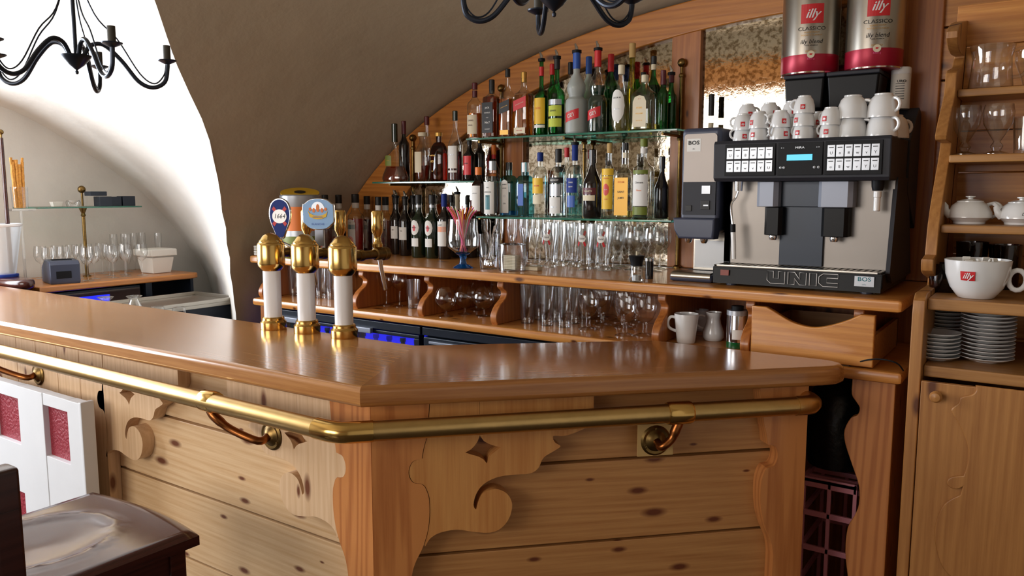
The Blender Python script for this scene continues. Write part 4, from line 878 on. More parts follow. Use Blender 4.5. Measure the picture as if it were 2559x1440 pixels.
# glass of spoons
b = at(1222, 672, z=ZC); b.y += .0; gl('spoonglass', [(0, .004), (.034, 0), (.036, .004), (.040, .06), (.043, at(1222, 585, y=b.y).z - ZC)], (b.x, b.y, zg), 'clear glass holding long teaspoons beside the straws', 'spoon glass')
for k in range(9):
    a = k * .7; p1 = Vector((.018 * math.cos(a), .018 * math.sin(a), .01)); p2 = Vector((.030 * math.cos(a + 2.8) + .012, .02 * math.sin(a + 2.8), .150 + .02 * (k % 3)))
    d = (p2 - p1).normalized(); x = d.cross(Vector((0, 1, 0))).normalized(); F = frame(p1 + d * .016, x, d, x.cross(d))
    mb = MB().lathe([(0, -.003), (.005, -.0028), (.0085, -.001), (.0092, .0005), (.007, .0003), (0, -.0012)], 16, M4=F @ Matrix.Scale(1.7, 4, (0, 1, 0))); mb.tube([p1 + d * .03, p2], [.0014, .0019], 6)
    tag(mb.build('teaspoon', 'chrome', loc=(b.x, b.y, zg)), 'long steel teaspoon standing in the clear glass', 'spoon', 'teaspoons in the glass')
# sugar jar with glass lid
b = at(1280, 676, z=ZC); b.z = zg; t = thing('sugar_jar', 'straight glass jar holding stacked paper, under a knobbed glass lid', 'jar', b); hj = at(1280, 612, y=b.y).z - ZC
rj = 34 * mpp(b); MB().lathe([(0, 0), (rj, 0), (rj, hj), (rj - .002, hj), (rj - .002, .003), (0, .003)], 32).build('glass_wall', 'glass', t)
MB().lathe([(0, hj + .004), (rj * 1.02, hj), (rj * 1.02, hj + .003), (.01, hj + .008), (.007, hj + .014), (.0105, hj + .03), (.009, hj + .036), (0, hj + .038)], 28).build('lid', 'glass', t)
for k in range(9): tag(MB().box(-.027, .027, -.020, .020, 0, .0056, .001).build('paper_sachet', 'cream', loc=(b.x, b.y, zg + .005 + k * .006)), 'flat cream sachet stacked inside the lidded glass jar', 'sachet', 'sachets in the glass jar')
b = at(1334, 676, z=ZC); tag(MB().box(-.028, .028, -.018, .018, 0, .014, .002).build('small_box', 'cream', loc=(b.x, b.y, zg)), 'small flat cream box lying right of the glass jar', 'box')
# pepper mills
b = at(1590, 704, z=ZC); t = thing('pepper_mill', 'clear pepper mill with flared black top on the counter edge', 'mill', (b.x, b.y, zg))
MB().lathe([(0, .001), (.0245, 0), (.026, .006), (.0205, .014), (.0205, .055), (.0, .055)], 24).build('clear_base', 'glass', t)
MB().lathe([(0, .004), (.016, .004), (.016, .022), (0, .022)], 16).build('pepper', 'silver', t)
MB().lathe([(.0, .05), (.020, .052), (.0205, .064), (.0265, .084), (.0275, .088), (0, .089)], 28).build('grinder_top', 'black', t)
MB().lathe([(0, .088), (.003, .088), (.003, .102), (0, .103)], 10).build('stem_knob', 'cream', t)
b = at(1622, 697, z=ZC); t = thing('pepper_mill', 'slim dark pepper mill just right of the clear one', 'mill', (b.x, b.y, zg))
MB().lathe([(0, 0), (.014, 0), (.014, .062), (.0, .062)], 24).build('body', 'darkbot', t); MB().lathe([(0, .062), (.016, .062), (.016, .072), (.0, .075)], 24).build('cap', 'chrome', t)
# crockery in the fifth compartment
def jug(px, py, w, top, lab, wide, name):
    b = at(px, py, z=ZS); r = w * mpp(b) / 2; h = at(px, top, y=b.y).z - ZS; t = thing(name, lab, 'jug', (b.x, b.y, zl_), None)
    if wide: pr = [(0, 0), (r * .72, 0), (r * .76, .004), (r * .88, h * .5), (r, h * .92), (r * 1.0, h), (r * .95, h), (r * .82, h * .5), (r * .6, .008), (0, .008)]
    else: pr = [(0, 0), (r * .8, 0), (r, h * .12), (r * .98, h * .3), (r * .68, h * .6), (r * .6, h * .78), (r * .72, h), (r * .66, h), (r * .55, h * .78), (r * .9, h * .25), (0, .006)]
    MB().lathe(pr, 28).build('body', 'porc', t)
    a = [(-r * .8, -.003, h * .82), (-r * 1.25, -.010, h * .86), (-r * 1.5, -.014, h * .7), (-r * 1.4, -.012, h * .48), (-r * .8, -.004, h * .36)]
    MB().tube(smooth(a, 4, False), .0052 if wide else .0035, 10).build('handle', 'porc', t)
jug(1714, 856, 60, 784, 'wide white milk pitcher in the compartment left of the drawer', True, 'milk_pitcher')
jug(1782, 850, 54, 780, 'curvy white milk jug right of the wide pitcher', False, 'milk_jug')
jug(1752, 826, 50, 774, 'white milk jug standing behind the wide pitcher', False, 'milk_jug')
b = at(1840, 868, z=ZS); r = 25 * mpp(b); h = at(1840, 775, y=b.y).z - ZS; t = thing('steel_canister', 'blue steel canister with green base beside the drawer', 'can', (b.x, b.y, zl_))
MB().lathe([(0, .018), (r, .018), (r, h - .014), (r * .9, h - .012)], 28).build('body', 'chrome', t); MB().lathe([(0, 0), (r, 0), (r + .0004, .02), (0, .02)], 28).build('green_base', 'emerald', t)
MB().lathe([(r + .001, h - .016), (r + .001, h), (0, h)], 28).build('rim', 'silver', t); MB().lathe([(0, h), (r * .6, h), (r * .6, h + .014), (0, h + .016)], 20).build('lid', 'black', t)
vs = []; fs = []
for k in range(9):
    a = R(-8 + 58 * k / 8); vs += [((r + .0006) * math.sin(a), -(r + .0006) * math.cos(a), .03), ((r + .0006) * math.sin(a), -(r + .0006) * math.cos(a), .062)]
for k in range(8): fs.append((2 * k, 2 * k + 2, 2 * k + 3, 2 * k + 1))
MB().add(vs, fs).build('label', 'paper', t, flat=True)
# ================================================================== ESPRESSO MACHINE (on the back counter)
em = thing('espresso_machine', 'big black and steel two-group espresso machine with outlined capital letters', 'coffee machine', (-.665, 2.74, ZC))
mx0, mx1 = -.925, -.412
z1 = ZC
MB().box(mx0, mx1, 2.505, 2.96, z1 + .018, z1 + .062, .004).build('base', 'blackg', em, world=True)
MB().prism([(2.50, z1 + .008), (2.96, z1 + .008), (2.96, z1 + .06), (2.506, z1 + .066)], mx0 + .004, mx1 - .004, frame((0, 0, 0), (0, 1, 0), (0, 0, 1), (1, 0, 0))).build('base_front', 'blackg', em, world=True)
mb = MB().box(mx0 + .006, mx1 - .006, 2.50, 2.512, z1 + .062, z1 + .068, .001).box(mx0 + .006, mx0 + .016, 2.50, 2.60, z1 + .062, z1 + .068, .001).box(mx1 - .016, mx1 - .006, 2.50, 2.60, z1 + .062, z1 + .068, .001)
for k in range(26): mb.box(mx0 + .02 + k * .0183, mx0 + .030 + k * .0183, 2.512, 2.60, z1 + .063, z1 + .066)
mb.build('drip_grate', 'steel', em, world=True)
for x in (mx0 + .05, mx1 - .05):
    for y in (2.55, 2.9): MB().lathe([(.018, 0), (.018, .012), (.013, .02)], 16, (x, y, z1)).build('foot', 'navy', em, world=True)
TF = frame((0, 2.4985, 0), *FRONT)
def outline_text():
    """UNIC as outlined block letters"""
    mb = MB(); hgt = .038; x = at(1917, 700, y=2.5).x; wd = (at(2103, 700, y=2.5).x - x) / 4.04; zc_ = z1 + .037
    shapes = {'U': [(0, 1), (.36, 1), (.36, .42), (.64, .42), (.64, 1), (1, 1), (1, 0), (.2, 0), (0, .25)],
              'N': [(0, 1), (.36, 1), (.64, .45), (.64, 1), (1, 1), (1, 0), (.64, 0), (.36, .5), (.36, 0), (0, 0)],
              'I': [(.0, 1), (.38, 1), (.38, 0), (.0, 0)],
              'C': [(1, 1), (.22, 1), (0, .75), (0, .25), (.22, 0), (1, 0), (1, .3), (.42, .3), (.42, .68), (1, .68)]}
    for ch in 'UNIC':
        P = [(x + a * wd, zc_ + (b_ - .5) * hgt) for a, b_ in shapes[ch]]
        q = [Vector((p[0], 2.4975, p[1])) for p in P]
        mb.tube(q, .0011, 6, closed=True); x += wd * (.5 if ch == 'I' else 1.18)
    return mb
outline_text().build('lettering', 'porc', em, world=True)
MB().box(-.485, -.425, 0, .028, 0, 0).v
lb = MB().prism([(-.488, z1 + .025), (-.434, z1 + .025), (-.434, z1 + .055), (-.488, z1 + .055)], 0, .0008, TF).build('sticker', 'silver', em, world=True)
MB().text('BOS', .017, frame((-.461, 2.4975, z1 + .046), *FRONT), bold=.02, sx=1.2).text('cafes', .006, frame((-.461, 2.4975, z1 + .031), *FRONT)).build('lettering', 'teal', lb, world=True)
MB().prism([(-.895, z1 + .034), (-.868, z1 + .034), (-.868, z1 + .052), (-.895, z1 + .052)], 0, .003, TF).build('power_switch', mat('dim orange lamp', (120, 44, 28), .3, emit=.15), em, world=True)
MB().box(mx0 + .025, mx1 + .004, 2.60, 2.606, z1 + .066, z1 + .345, .001).build('splash_back', 'splash', em, world=True)
MB().prism([(2.55, z1 + .062), (2.607, z1 + .345), (2.80, z1 + .345), (2.96, z1 + .03), (2.6, z1 + .03)], mx1 - .002, mx1 + .010, frame((0, 0, 0), (0, 1, 0), (0, 0, 1), (1, 0, 0))).build('side_panel', 'dark', em, world=True)
MB().prism([(2.607, z1 + .062), (2.607, z1 + .345), (2.80, z1 + .345), (2.96, z1 + .05)], mx0 + .0, mx0 + .02, frame((0, 0, 0), (0, 1, 0), (0, 0, 1), (1, 0, 0))).build('side_panel', 'dark', em, world=True)
hd = MB().prism([(2.505, z1 + .335), (2.78, z1 + .335), (2.78, z1 + .462), (2.498, z1 + .462), (2.49, z1 + .452), (2.494, z1 + .345)], mx0 - .004, mx1 + .006, frame((0, 0, 0), (0, 1, 0), (0, 0, 1), (1, 0, 0)), bev=.005).build('head', 'dark', em, world=True)
MB().box(mx0, mx1 + .008, 2.607, 2.80, z1 + .07, z1 + .34).build('inner_body', 'black', em, world=True)
MB().prism([(2.78, z1 + .30), (2.975, z1 + .18), (2.975, z1 + .56), (2.93, z1 + .575), (2.78, z1 + .463)], mx0 + .03, mx1 + .012, frame((0, 0, 0), (0, 1, 0), (0, 0, 1), (1, 0, 0)), bev=.004).build('rear_body', 'dark', em, world=True)
PF = frame((0, 2.4885, 0), (1, 0, 0), (0, -.035, 1), (0, -1, -.035))
def pz(v): return v
def panel(px0, px1, name, m='black'):
    a = at(px0, 400, y=2.49).x; b_ = at(px1, 400, y=2.49).x
    return a, b_, MB().box(a, b_, 2.486, 2.4905, z1 + .352, z1 + .450, .001).build(name, m, em, world=True)
def buttons(a, b_, parent):
    w_ = (b_ - a - .012) / 6; ic = ['U', 'o', '8', 'w', 'v', 'Y']
    for r_ in range(2):
        for k in range(6):
            x = a + .006 + k * w_; zz = z1 + .404 - r_ * .040
            bt_ = MB().box(x + .001, x + w_ - .0015, 2.4835, 2.4858, zz, zz + .035, .0008).build('button', 'silver', parent, world=True)
            MB().text(ic[(k + r_) % 6], .012, frame((x + w_ / 2, 2.483, zz + .011), *FRONT)).box(x + .005, x + w_ - .006, 2.4828, 2.4832, zz + .026, zz + .0285).build('icon', 'ink', bt_, world=True)
a, b_, p_ = panel(1812, 1938, 'keypad'); buttons(a, b_, p_)
a, b_, p_ = panel(2062, 2205, 'keypad'); buttons(a, b_, p_)
a, b_, p_ = panel(1944, 2056, 'display_panel')
xa, xb = at(1966, 400, y=2.486).x, at(2030, 400, y=2.486).x
MB().box(xa, xb, 2.4845, 2.486, z1 + .396, z1 + .414, .0005).build('display', 'lcd', p_, world=True)
MB().text('MIRA', .0085, frame(((xa + xb) / 2, 2.485, z1 + .434), *FRONT), sx=1.4).text('< <', .007, frame((a + .014, 2.485, z1 + .434), *FRONT)).text('> >', .007, frame((b_ - .014, 2.485, z1 + .434), *FRONT)).build('lettering', 'silver', p_, world=True)
mb = MB()
for x in (a + .010, a + .020, b_ - .022, b_ - .010): mb.lathe([(.004, 0), (.004, .002), (0, .003)], 10, M4=frame((x, 2.486, z1 + .375), *FRONT))
mb.build('small_button', 'silver', p_, world=True)
# group heads
def group(pa, pb, ptop, pbot, qa, qb, qbot):
    x0 = at(pa, 500, y=2.55).x; x1 = at(pb, 500, y=2.55).x
    g = MB().prism([(x0, 2.60), (x0, 2.545), (x0 + .012, 2.53), (x1 - .012, 2.53), (x1, 2.545), (x1, 2.60)], z1 + .255, z1 + .334, bev=.002).build('group_cover', 'alu', em, world=True)
    u0 = at(qa, 560, y=2.56).x; u1 = at(qb, 560, y=2.56).x; uc = (u0 + u1) / 2
    s_ = MB().prism([(u0, 2.60), (u0, 2.558), (u0 + .01, 2.545), (u1 - .01, 2.545), (u1, 2.558), (u1, 2.60)], z1 + .165, z1 + .254, bev=.002).build('spout_housing', 'blackg', em, world=True)
    MB().lathe([(.010, 0), (.013, .008), (.012, .014)], 16, (uc, 2.56, z1 + .150)).build('coffee_nozzle', 'chrome', s_, world=True)
group(1893, 1946, 0, 0, 1911, 1955, 600); group(2046, 2132, 0, 0, 2053, 2120, 605)
xa, xb = at(1952, 500, y=2.59).x, at(2062, 500, y=2.59).x
MB().box(xa - .004, xb - .004, 2.575, 2.60, z1 + .255, z1 + .335, .002).box(xa + .0, xb - .0, 2.588, 2.60, z1 + .068, z1 + .256, .002).build('centre_column', 'fridge', em, world=True)
x = at(1846, 470, y=2.55).x
MB().lathe([(.012, 0), (.014, .03)], 14, (x, 2.55, z1 + .305)).tube(smooth([(x, 2.55, z1 + .31), (x - .008, 2.55, z1 + .285), (x - .020, 2.545, z1 + .265), (x - .018, 2.54, z1 + .235), (x - .010, 2.535, z1 + .19)], 4, False), .0035, 10).build('steam_wand', 'chrome', em, world=True)
MB().tube([(x - .010, 2.535, z1 + .198), (x - .0085, 2.534, z1 + .172)], .0085, 14).build('wand_grip', 'black', em, world=True)
MB().tube([(x - .0085, 2.534, z1 + .174), (x - .004, 2.532, z1 + .128), (x - .001, 2.531, z1 + .085)], [.008, .0075, .0065], 14).build('wand_tip', 'porc', em, world=True)
x = at(2194, 460, y=2.55).x
w2 = MB().lathe([(.014, 0), (.017, .012), (.018, .03)], 16, (x, 2.55, z1 + .305)).build('hot_water_outlet', 'black', em, world=True)
MB().lathe([(.007, 0), (.0095, .002), (.0095, .040), (.011, .042), (.011, .058)], 16, (x, 2.55, z1 + .245)).build('outlet_tube', 'porc', w2, world=True)
# cable at the right of the machine
tag(MB().tube(smooth([(-.49, 2.452, 1.086), (-.45, 2.44, 1.112), (-.40, 2.425, 1.128), (-.352, 2.42, 1.124), (-.335, 2.44, 1.10)], 4, False), .0022, 8).build('power_cable', 'black'), 'thin black cable looping off the end of the oak bar', 'cable')
# ------------------------------------------------------------------ coffee brewer box beside it
bx0, bx1 = at(1688, 500, y=2.56).x, mx0 - .012
cb = thing('coffee_dispenser', 'tall navy and steel coffee box with a round-cornered steel front', 'coffee machine', ((bx0 + bx1) / 2, 2.7, ZC))
zt_ = ZC + .515; zmid = ZC + .165
MB().box(bx0 + .008, bx1, 2.58, 2.90, zmid, zt_, .016, seg=3).build('casing', 'navy', cb, world=True)
MB().prism([(bx0 + .004, zmid + .01), (bx0 + .02, zmid - .02), (bx1 - .004, zmid - .02), (bx1, zmid + .01), (bx1, zmid + .05), (bx0, zmid + .05)], 0, .06, frame((0, 2.60, 0), *FRONT), bev=.008).build('lower_lip', 'navy', cb, world=True)
fp = arc((bx0 + .032, zt_ - .032), .012, 90, 180, 4)[::1] + [(bx0 + .020, zmid + .062), (bx1 - .012, zmid + .062)] + arc((bx1 - .024, zt_ - .032), .012, 0, 90, 4)
MB().prism(fp, 0, .003, frame((0, 2.580, 0), *FRONT))  .build('steel_front', 'steel_dim', cb, world=True)
MB().prism([(bx0 + .02, zmid + .06), (bx1 - .012, zmid + .06), (bx1 - .012, zmid + .17), (bx0 + .02, zmid + .17)], 0, .0045, frame((0, 2.580, 0), *FRONT)).build('lower_panel', 'dark', cb, world=True)
st = MB().prism([(bx0 + .030, zt_ - .078), (bx0 + .078, zt_ - .078), (bx0 + .078, zt_ - .036), (bx0 + .030, zt_ - .036)], .003, .0037, frame((0, 2.580, 0), *FRONT)).build('sticker', 'paper', cb, world=True)
MB().text('BOS', .018, frame((bx0 + .054, 2.5758, zt_ - .050), *FRONT), bold=.03, sx=1.2).text('-o-', .009, frame((bx0 + .054, 2.5758, zt_ - .069), *FRONT)).build('lettering', 'ink', st, world=True)
for nm, u0, u1, v0, v1, m in (('button_label', .075, .105, .130, .158, 'silver'), ('button', .072, .104, .078, .108, 'ink'), ('button', .020, .040, .072, .092, 'ink')):
    MB().box(bx0 + .012 + u0, bx0 + .012 + u1, 2.5725, 2.576, zmid + v0, zmid + v1, .001).build(nm, m, cb, world=True)
MB().box(bx0 + .095, bx0 + .112, 2.571, 2.5728, zmid + .090, zmid + .094).build('button_mark', 'silver', cb, world=True)
for u in (.045, .1): MB().lathe([(.008, 0), (.012, .006), (.014, .018), (.014, .03)], 16, (bx0 + u, 2.575, zmid - .035)).build('outlet', 'chrome', cb, world=True)
MB().box(bx0 + .03, bx1, 2.66, 2.88, ZC + .03, zmid, .002).build('neck', 'steel', cb, world=True)
MB().box(bx0 + .036, bx1 - .002, 2.655, 2.66, ZC + .04, zmid - .03, .001).build('back_plate', 'porc', cb, world=True)
MB().box(bx0 - .006, bx1, 2.535, 2.88, ZC, ZC + .028, .010, seg=3).build('base', 'navy', cb, world=True)
MB().prism(arc((2.548, .018), .014, 90, 270, 8) + [(2.60, .004), (2.60, .034)], bx0, bx1 - .008, frame((0, 0, ZC), (0, 1, 0), (0, 0, 1), (1, 0, 0))).build('rounded_tray', 'steel', cb, world=True)
# ------------------------------------------------------------------ cups
ECUP = [(.0, .050), (.015, .050), (.017, .0535), (.019, .0525), (.019, .049), (.026, .040), (.030, .024), (.0315, .004), (.0315, 0), (.0295, 0), (.028, .022), (.024, .037), (.0, .046)]
BCUP = [(.0, .066), (.021, .066), (.023, .070), (.025, .069), (.025, .065), (.034, .056), (.041, .036), (.0445, .006), (.0445, 0), (.042, 0), (.039, .034), (.032, .053), (0, .062)]
def cup(pr, r, h, logo_):
    o = MB().lathe(pr, 28).build('coffee_cup', 'porc')
    pts = [(r * .86 + .0 + r * .42 * math.cos(a) , 0, h * .50 + h * .27 * math.sin(a)) for a in [R(k * 24) for k in range(15)]]
    MB().tube(pts, r * .115, 10, closed=True).build('handle', 'porc', o)
    for flip in ((0, math.pi) if logo_ else ()):
        g = MB(); rr_ = r; vs = []
        for k in range(5):
            a = flip + R(-13 + 26 * k / 4); vs += [((rr_ * .985 + .0006) * math.sin(a), -(rr_ * .985 + .0006) * math.cos(a), h * .20), ((rr_ * .955 + .0008) * math.sin(a), -(rr_ * .955 + .0008) * math.cos(a), h * .48)]
        lg = g.add(vs, [(2 * k, 2 * k + 2, 2 * k + 3, 2 * k + 1) for k in range(4)]).build('red_logo', 'red', o, flat=True)
        MB().text('illy', .0085, Matrix.Rotation(flip, 4, 'Z') @ frame((0, -rr_ * .985 - .0010, h * .33), (1, 0, 0), (0, 0, 1), (0, -1, 0)), shear=.3, bold=.02).build('lettering', 'porc', lg)
    return o
pe_ = cup(ECUP, .0315, .0535, True); pb_ = cup(BCUP, .0445, .07, False); used = [0, 0]
zm = z1 + .4625
def put(kind, px, y, tier, ang, where):
    pr_, pitch = ((pe_, .0385), (pb_, .056))[kind]; p = at(px, 340, y=y)
    loc = (p.x, y, zm + tier * pitch); o = pr_
    if used[kind]: o = dup(pr_, loc, R(ang))
    else: o.location = loc; o.rotation_euler = (0, 0, R(ang)); used[kind] = 1
    tn = ('bottom', 'second', 'third')[tier]
    tag(o, 'upside-down white %s cup, %s of the stack %s' % (('espresso', 'large')[kind], tn, where), 'cup', 'cups stacked on the espresso machine')
for px, y, n, ang, where in ((1856, 2.60, 2, -150, 'at the far left front of the machine'), (1896, 2.555, 2, -20, 'second from the left in front'), (1949, 2.555, 2, -130, 'third from the left in front'), (2007, 2.545, 3, 160, 'in the middle of the front row'), (2074, 2.55, 2, 170, 'with two cups beside the large cups'),
                             (1866, 2.675, 3, 10, 'at the back left'), (1921, 2.675, 3, 25, 'second from the left at the back'), (1977, 2.67, 3, 0, 'behind the tallest front stack'), (2046, 2.665, 2, 20, 'behind the right-hand pair')):
    for k in range(n): put(0, px, y, k, ang + k * 13 * (-1) ** k, where)
for px, y, n, ang, where in ((2127, 2.575, 2, 0, 'on the left of the two large stacks'), (2203, 2.58, 2, -30, 'on the right of the two large stacks'), ):
    for k in range(n): put(1, px, y, k, ang, where)
put(1, 2232, 2.675, 0, 40, 'behind the right-hand large stack')
# ------------------------------------------------------------------ bean boxes, coffee tins, white tin
YB = 2.86
for pa, pb, lab in ((1958, 2062, 'glossy black bean box on the left, under the left coffee tin'), (2064, 2200, 'glossy black bean box on the right, under the right coffee tin')):
    x0 = at(pa, 200, y=2.80).x; x1 = at(pb, 200, y=2.80).x; zb0 = z1 + .5635
    t = thing('bean_hopper', lab, 'hopper', ((x0 + x1) / 2, 2.88, zb0), 'bean boxes on the espresso machine')
    MB().box(x0 + .002, x1 - .002, 2.80, 2.95, zb0 + .012, zb0 + .118, .008, seg=3, taper=.9).build('box', 'blackg', t, world=True)
    MB().box(x0 + .03, x1 - .03, 2.84, 2.93, zb0 + .0, zb0 + .014, .002).build('neck', 'black', t, world=True)
    MB().box(x0 + .001, x1 - .001, 2.797, 2.952, zb0 + .116, zb0 + .130, .004, seg=3).build('lid', 'dark', t, world=True)
def tin(px, lab, w):
    b = at(px, 185, y=2.875); zz = z1 + .5635 + .1305; r = w * mpp(b) / 2
    t = thing('coffee_tin', lab, 'coffee tin', (b.x, b.y, zz), 'large coffee tins on the black boxes')
    H = .29
    MB().lathe([(0, .002), (r * .9, .0), (r * .97, .004), (r * .97, .008), (r, .012), (r, .062)], 48).build('crimson_band', 'crimson', t)
    MB().lathe([(r, .062), (r, H - .03), (r * .985, H - .02), (r * .985, H), (0, H + .004)], 48).build('body', 'steel', t)
    MB().lathe([(r * .955, .0035), (r * .985, .0015), (r * .985, .0065)], 48, cap=False).build('rim', 'chrome', t)
    def arcpatch(a0, a1, z0, z1_, m, nm, par=t, dr=.0008):
        vs = []
        for k in range(9):
            a = R(a0 + (a1 - a0) * k / 8); vs += [((r + dr) * math.sin(a), -(r + dr) * math.cos(a), z0), ((r + dr) * math.sin(a), -(r + dr) * math.cos(a), z1_)]
        return MB().add(vs, [(2 * k, 2 * k + 2, 2 * k + 3, 2 * k + 1) for k in range(8)]).build(nm, m, par, flat=True)
    AX = R(16)                       # print faces a little towards the room
    lg = arcpatch(16 - 22, 16 + 22, .160, .222, 'red', 'red_square')
    def tx(s_, size, z, m, par, **k):
        F = Matrix.Rotation(AX, 4, 'Z') @ frame((0, -r - .0012, z), (1, 0, 0), (0, 0, 1), (0, -1, 0))
        MB().text(s_, size, F, bend=r, **k).build('lettering', m, par)
    tx('illy', .040, .190, 'porc', lg, shear=.35, bold=.015)
    tx('CLASSICO', .0165, .143, 'ink', t, sx=1.2); tx('CLASSIC ROAST', .007, .131, 'gold', t); tx('TOSTATO CLASSICO', .0065, .122, 'gold', t, sx=1.1)
    tx('illy blend', .020, .101, 'ink', t, shear=.2); tx('100% ARABICA', .0062, .089, 'ink', t); tx('ESPRESSO', .008, .070, 'gold', t)
    ds = MB().prism(arc((0, 0), .012, 0, 340, 18), .0, .001, Matrix.Rotation(AX, 4, 'Z') @ frame((0, -r - .0006, .060), (1, 0, 0), (0, 0, 1), (0, -1, 0))).build('disc', 'cream', t)
    MB().box(-.004, .003, -r - .0024, -r - .0016, .058, .063).tube([(.003, -r - .002, .0625), (.0055, -r - .002, .061), (.003, -r - .002, .0595)], .0006, 6).build('cup_emblem', 'red', ds).rotation_euler = (0, 0, AX)
    tx('3000 g', .009, .046, 'pinkst', t); 
tin(2022, 'silver and crimson coffee tin lettered CLASSICO, the left one', 136)
tin(2181, 'silver and crimson coffee tin lettered CLASSICO, the right one', 134)
b = at(2247, 275, y=2.90); t = thing('white_tin', 'slim white canister standing at the right of the coffee tins', 'can', (b.x, b.y, z1 + .5705)); r = 23 * mpp(b)
hh = at(2247, 170, y=2.9).z - z1 - .5705
MB().lathe([(0, 0), (r, 0), (r, hh - .022), (0, hh - .022)], 28).build('body', 'foam', t); MB().lathe([(r * 1.02, hh - .022), (r * 1.02, hh - .004), (r * .94, hh), (0, hh)], 28).build('lid', 'porc', t)
mb = MB().text('PURO', .011, frame((.004, -r - .001, hh - .046), (1, 0, 0), (0, 0, 1), (0, -1, 0)), bend=r, bold=.03, sx=1.2)
for k in range(7): mb.box(-.010, .016, -r - .0006, -r + .004, .03 + k * .008, .0318 + k * .008)
mb.build('printing', 'ink', t)
# bottle between the tins and the brass post, reflected at the mirror
bottle(1771, 236, 34, 2.97, ZC + .0005, 'tall bottle with black cap standing behind the steel coffee box', 'glass2', 'yelliq', .5, 'ink', .12, neck=('cream', .7, .84), body=.62, sh=.72)

# ================================================================== RIGHT CABINET
X0 = -.285
cab = thing('pine_dresser', 'tall pine dresser with scalloped side and open shelves above a carved door', 'cabinet', (.1, 2.45, 0))
SP = [at(px, py, x=X0) for px, py in ((2394, 54), (2376, 58), (2365, 80), (2366, 112), (2374, 136), (2384, 142), (2382, 152), (2378, 170), (2366, 176), (2362, 196), (2358, 240), (2346, 290), (2336, 340), (2338, 352))]
S2 = [at(px, py, x=X0) for px, py in ((2350, 358), (2344, 400), (2330, 480), (2318, 560), (2311, 636))]
S3 = [at(px, py, x=X0) for px, py in ((2302, 648), (2301, 676), (2307, 688), (2318, 696), (2316, 712))]
prof = [(2.72, 2.10)] + smooth([(p.y, p.z) for p in SP], 2, False) + smooth([(p.y, p.z) for p in S2], 2, False) + smooth([(p.y, p.z) for p in S3], 2, False)
prof += [(2.19, 1.352), (2.165, 1.335), (2.16, 1.3), (2.16, 0), (2.72, 0)]
FS = frame((X0, 0, 0), (0, 1, 0), (0, 0, 1), (1, 0, 0))
MB().prism(prof, 0, .028, FS, bev=.003).build('side_board', 'cab_z', cab, world=True)
MB().prism(prof, .85, .878, FS, bev=.003).build('side_board', 'cab_z', cab, world=True)
XR = X0 + .028; XE = X0 + .85
for z, y in ((1.883, 2.545), (1.701, 2.445), (1.516, 2.36), (1.340, 2.195), (1.171, 2.195)):
    MB().box(XR, XE, y, 2.70, z - .022 if z > 1.4 else z - .030, z, .005).build('shelf', 'cab_x', cab, world=True)
mb = MB()
for k in range(17): mb.box(X0, XE, 2.70, 2.715, .1 + k * .12, .1 + k * .12 + .117, .002)
mb.build('back_boards', 'pine_x', cab, world=True)
zt2 = 1.139; CF = frame((0, 2.165, 0), *FRONT)
for k, (a, b_) in enumerate(((XR + .003, .135), (.138, .56))):
    d = MB().prism([(a, .08), (b_, .08), (b_, zt2), (a, zt2)], 0, .016, CF, bev=.002).build('door', 'cab_z', cab, world=True)
    if k == 0:
        # raised centre board with the wavy outline traced down the left, mirrored on the right
        rel = [at(px, py, y=2.148) for px, py in ((2438, 962), (2440, 975), (2430, 985), (2402, 992), (2396, 1006), (2378, 1022), (2384, 1038), (2402, 1070), (2418, 1110), (2420, 1150), (2408, 1188))]
        rel2 = [at(px, py, y=2.148) for px, py in ((2396, 1188), (2376, 1192), (2366, 1204), (2374, 1217), (2392, 1222), (2406, 1216))]
        rel3 = [at(px, py, y=2.148) for px, py in ((2400, 1236), (2374, 1248), (2352, 1270), (2336, 1320), (2340, 1370), (2358, 1420), (2390, 1450))]
        L1 = smooth([(p.x, p.z) for p in rel], 3, False) + smooth([(p.x, p.z) for p in rel2], 3, False) + smooth([(p.x, p.z) for p in rel3], 3, False)
        xm = (a + b_) / 2 + .012; L1 += [(xm - .02, L1[-1][1] - .04)]
        L1 = [(min(x, xm - .006), z) for x, z in L1]
        P = [(x, z) for x, z in L1] + [(2 * xm - x, z) for x, z in L1[::-1]]
        MB().prism(P, .016, .023, CF, bev=.003).build('raised_panel', 'cab_z', d, world=True)
        kx = at(2340, 990, y=2.14)
        MB().lathe([(.006, 0), (.006, .010), (.013, .014), (.0145, .022), (.010, .029), (0, .031)], 20, M4=frame((kx.x, 2.150, kx.z), *FRONT)).build('knob', 'cab_z', d, world=True)
# contents: top shelf pitcher
def onshelf(px, y, z): p = at(px, 400, y=y); return Vector((p.x, y, z + .0006))
b = onshelf(2462, 2.61, 1.883); t = thing('glass_pitcher', 'large clear glass pitcher on the top dresser shelf', 'pitcher', b)
MB().lathe([(0, .002), (.052, 0), (.055, .006), (.050, .05), (.048, .085), (.056, .118)], 28).build('body', 'glass', t)
MB().tube(smooth([(.05, 0, .10), (.08, 0, .105), (.088, 0, .07), (.075, 0, .035), (.052, 0, .03)], 4, False), .005, 10).build('handle', 'glass', t)
b = onshelf(2566, 2.64, 1.883); t = gl('bowlg', [(0, .0), (.02, 0), (.03, .03), (.045, .07), (.047, .10)], b, 'clear glass bowl at the right end of the top dresser shelf', 'top shelf bowl')
gob2 = [(.030, 0), (.030, .003), (.010, .01), (.016, .022), (.008, .034), (.018, .05), (.034, .08), (.038, .11), (.034, .132)]
for px, lab in ((2408, 'left of the two ornate stemmed glasses on the dresser'), (2488, 'right of the two ornate stemmed glasses on the dresser')):
    b = onshelf(px, 2.52, 1.701); gl('ornate', gob2, b, lab, 'ornate stemmed glasses', n=28)
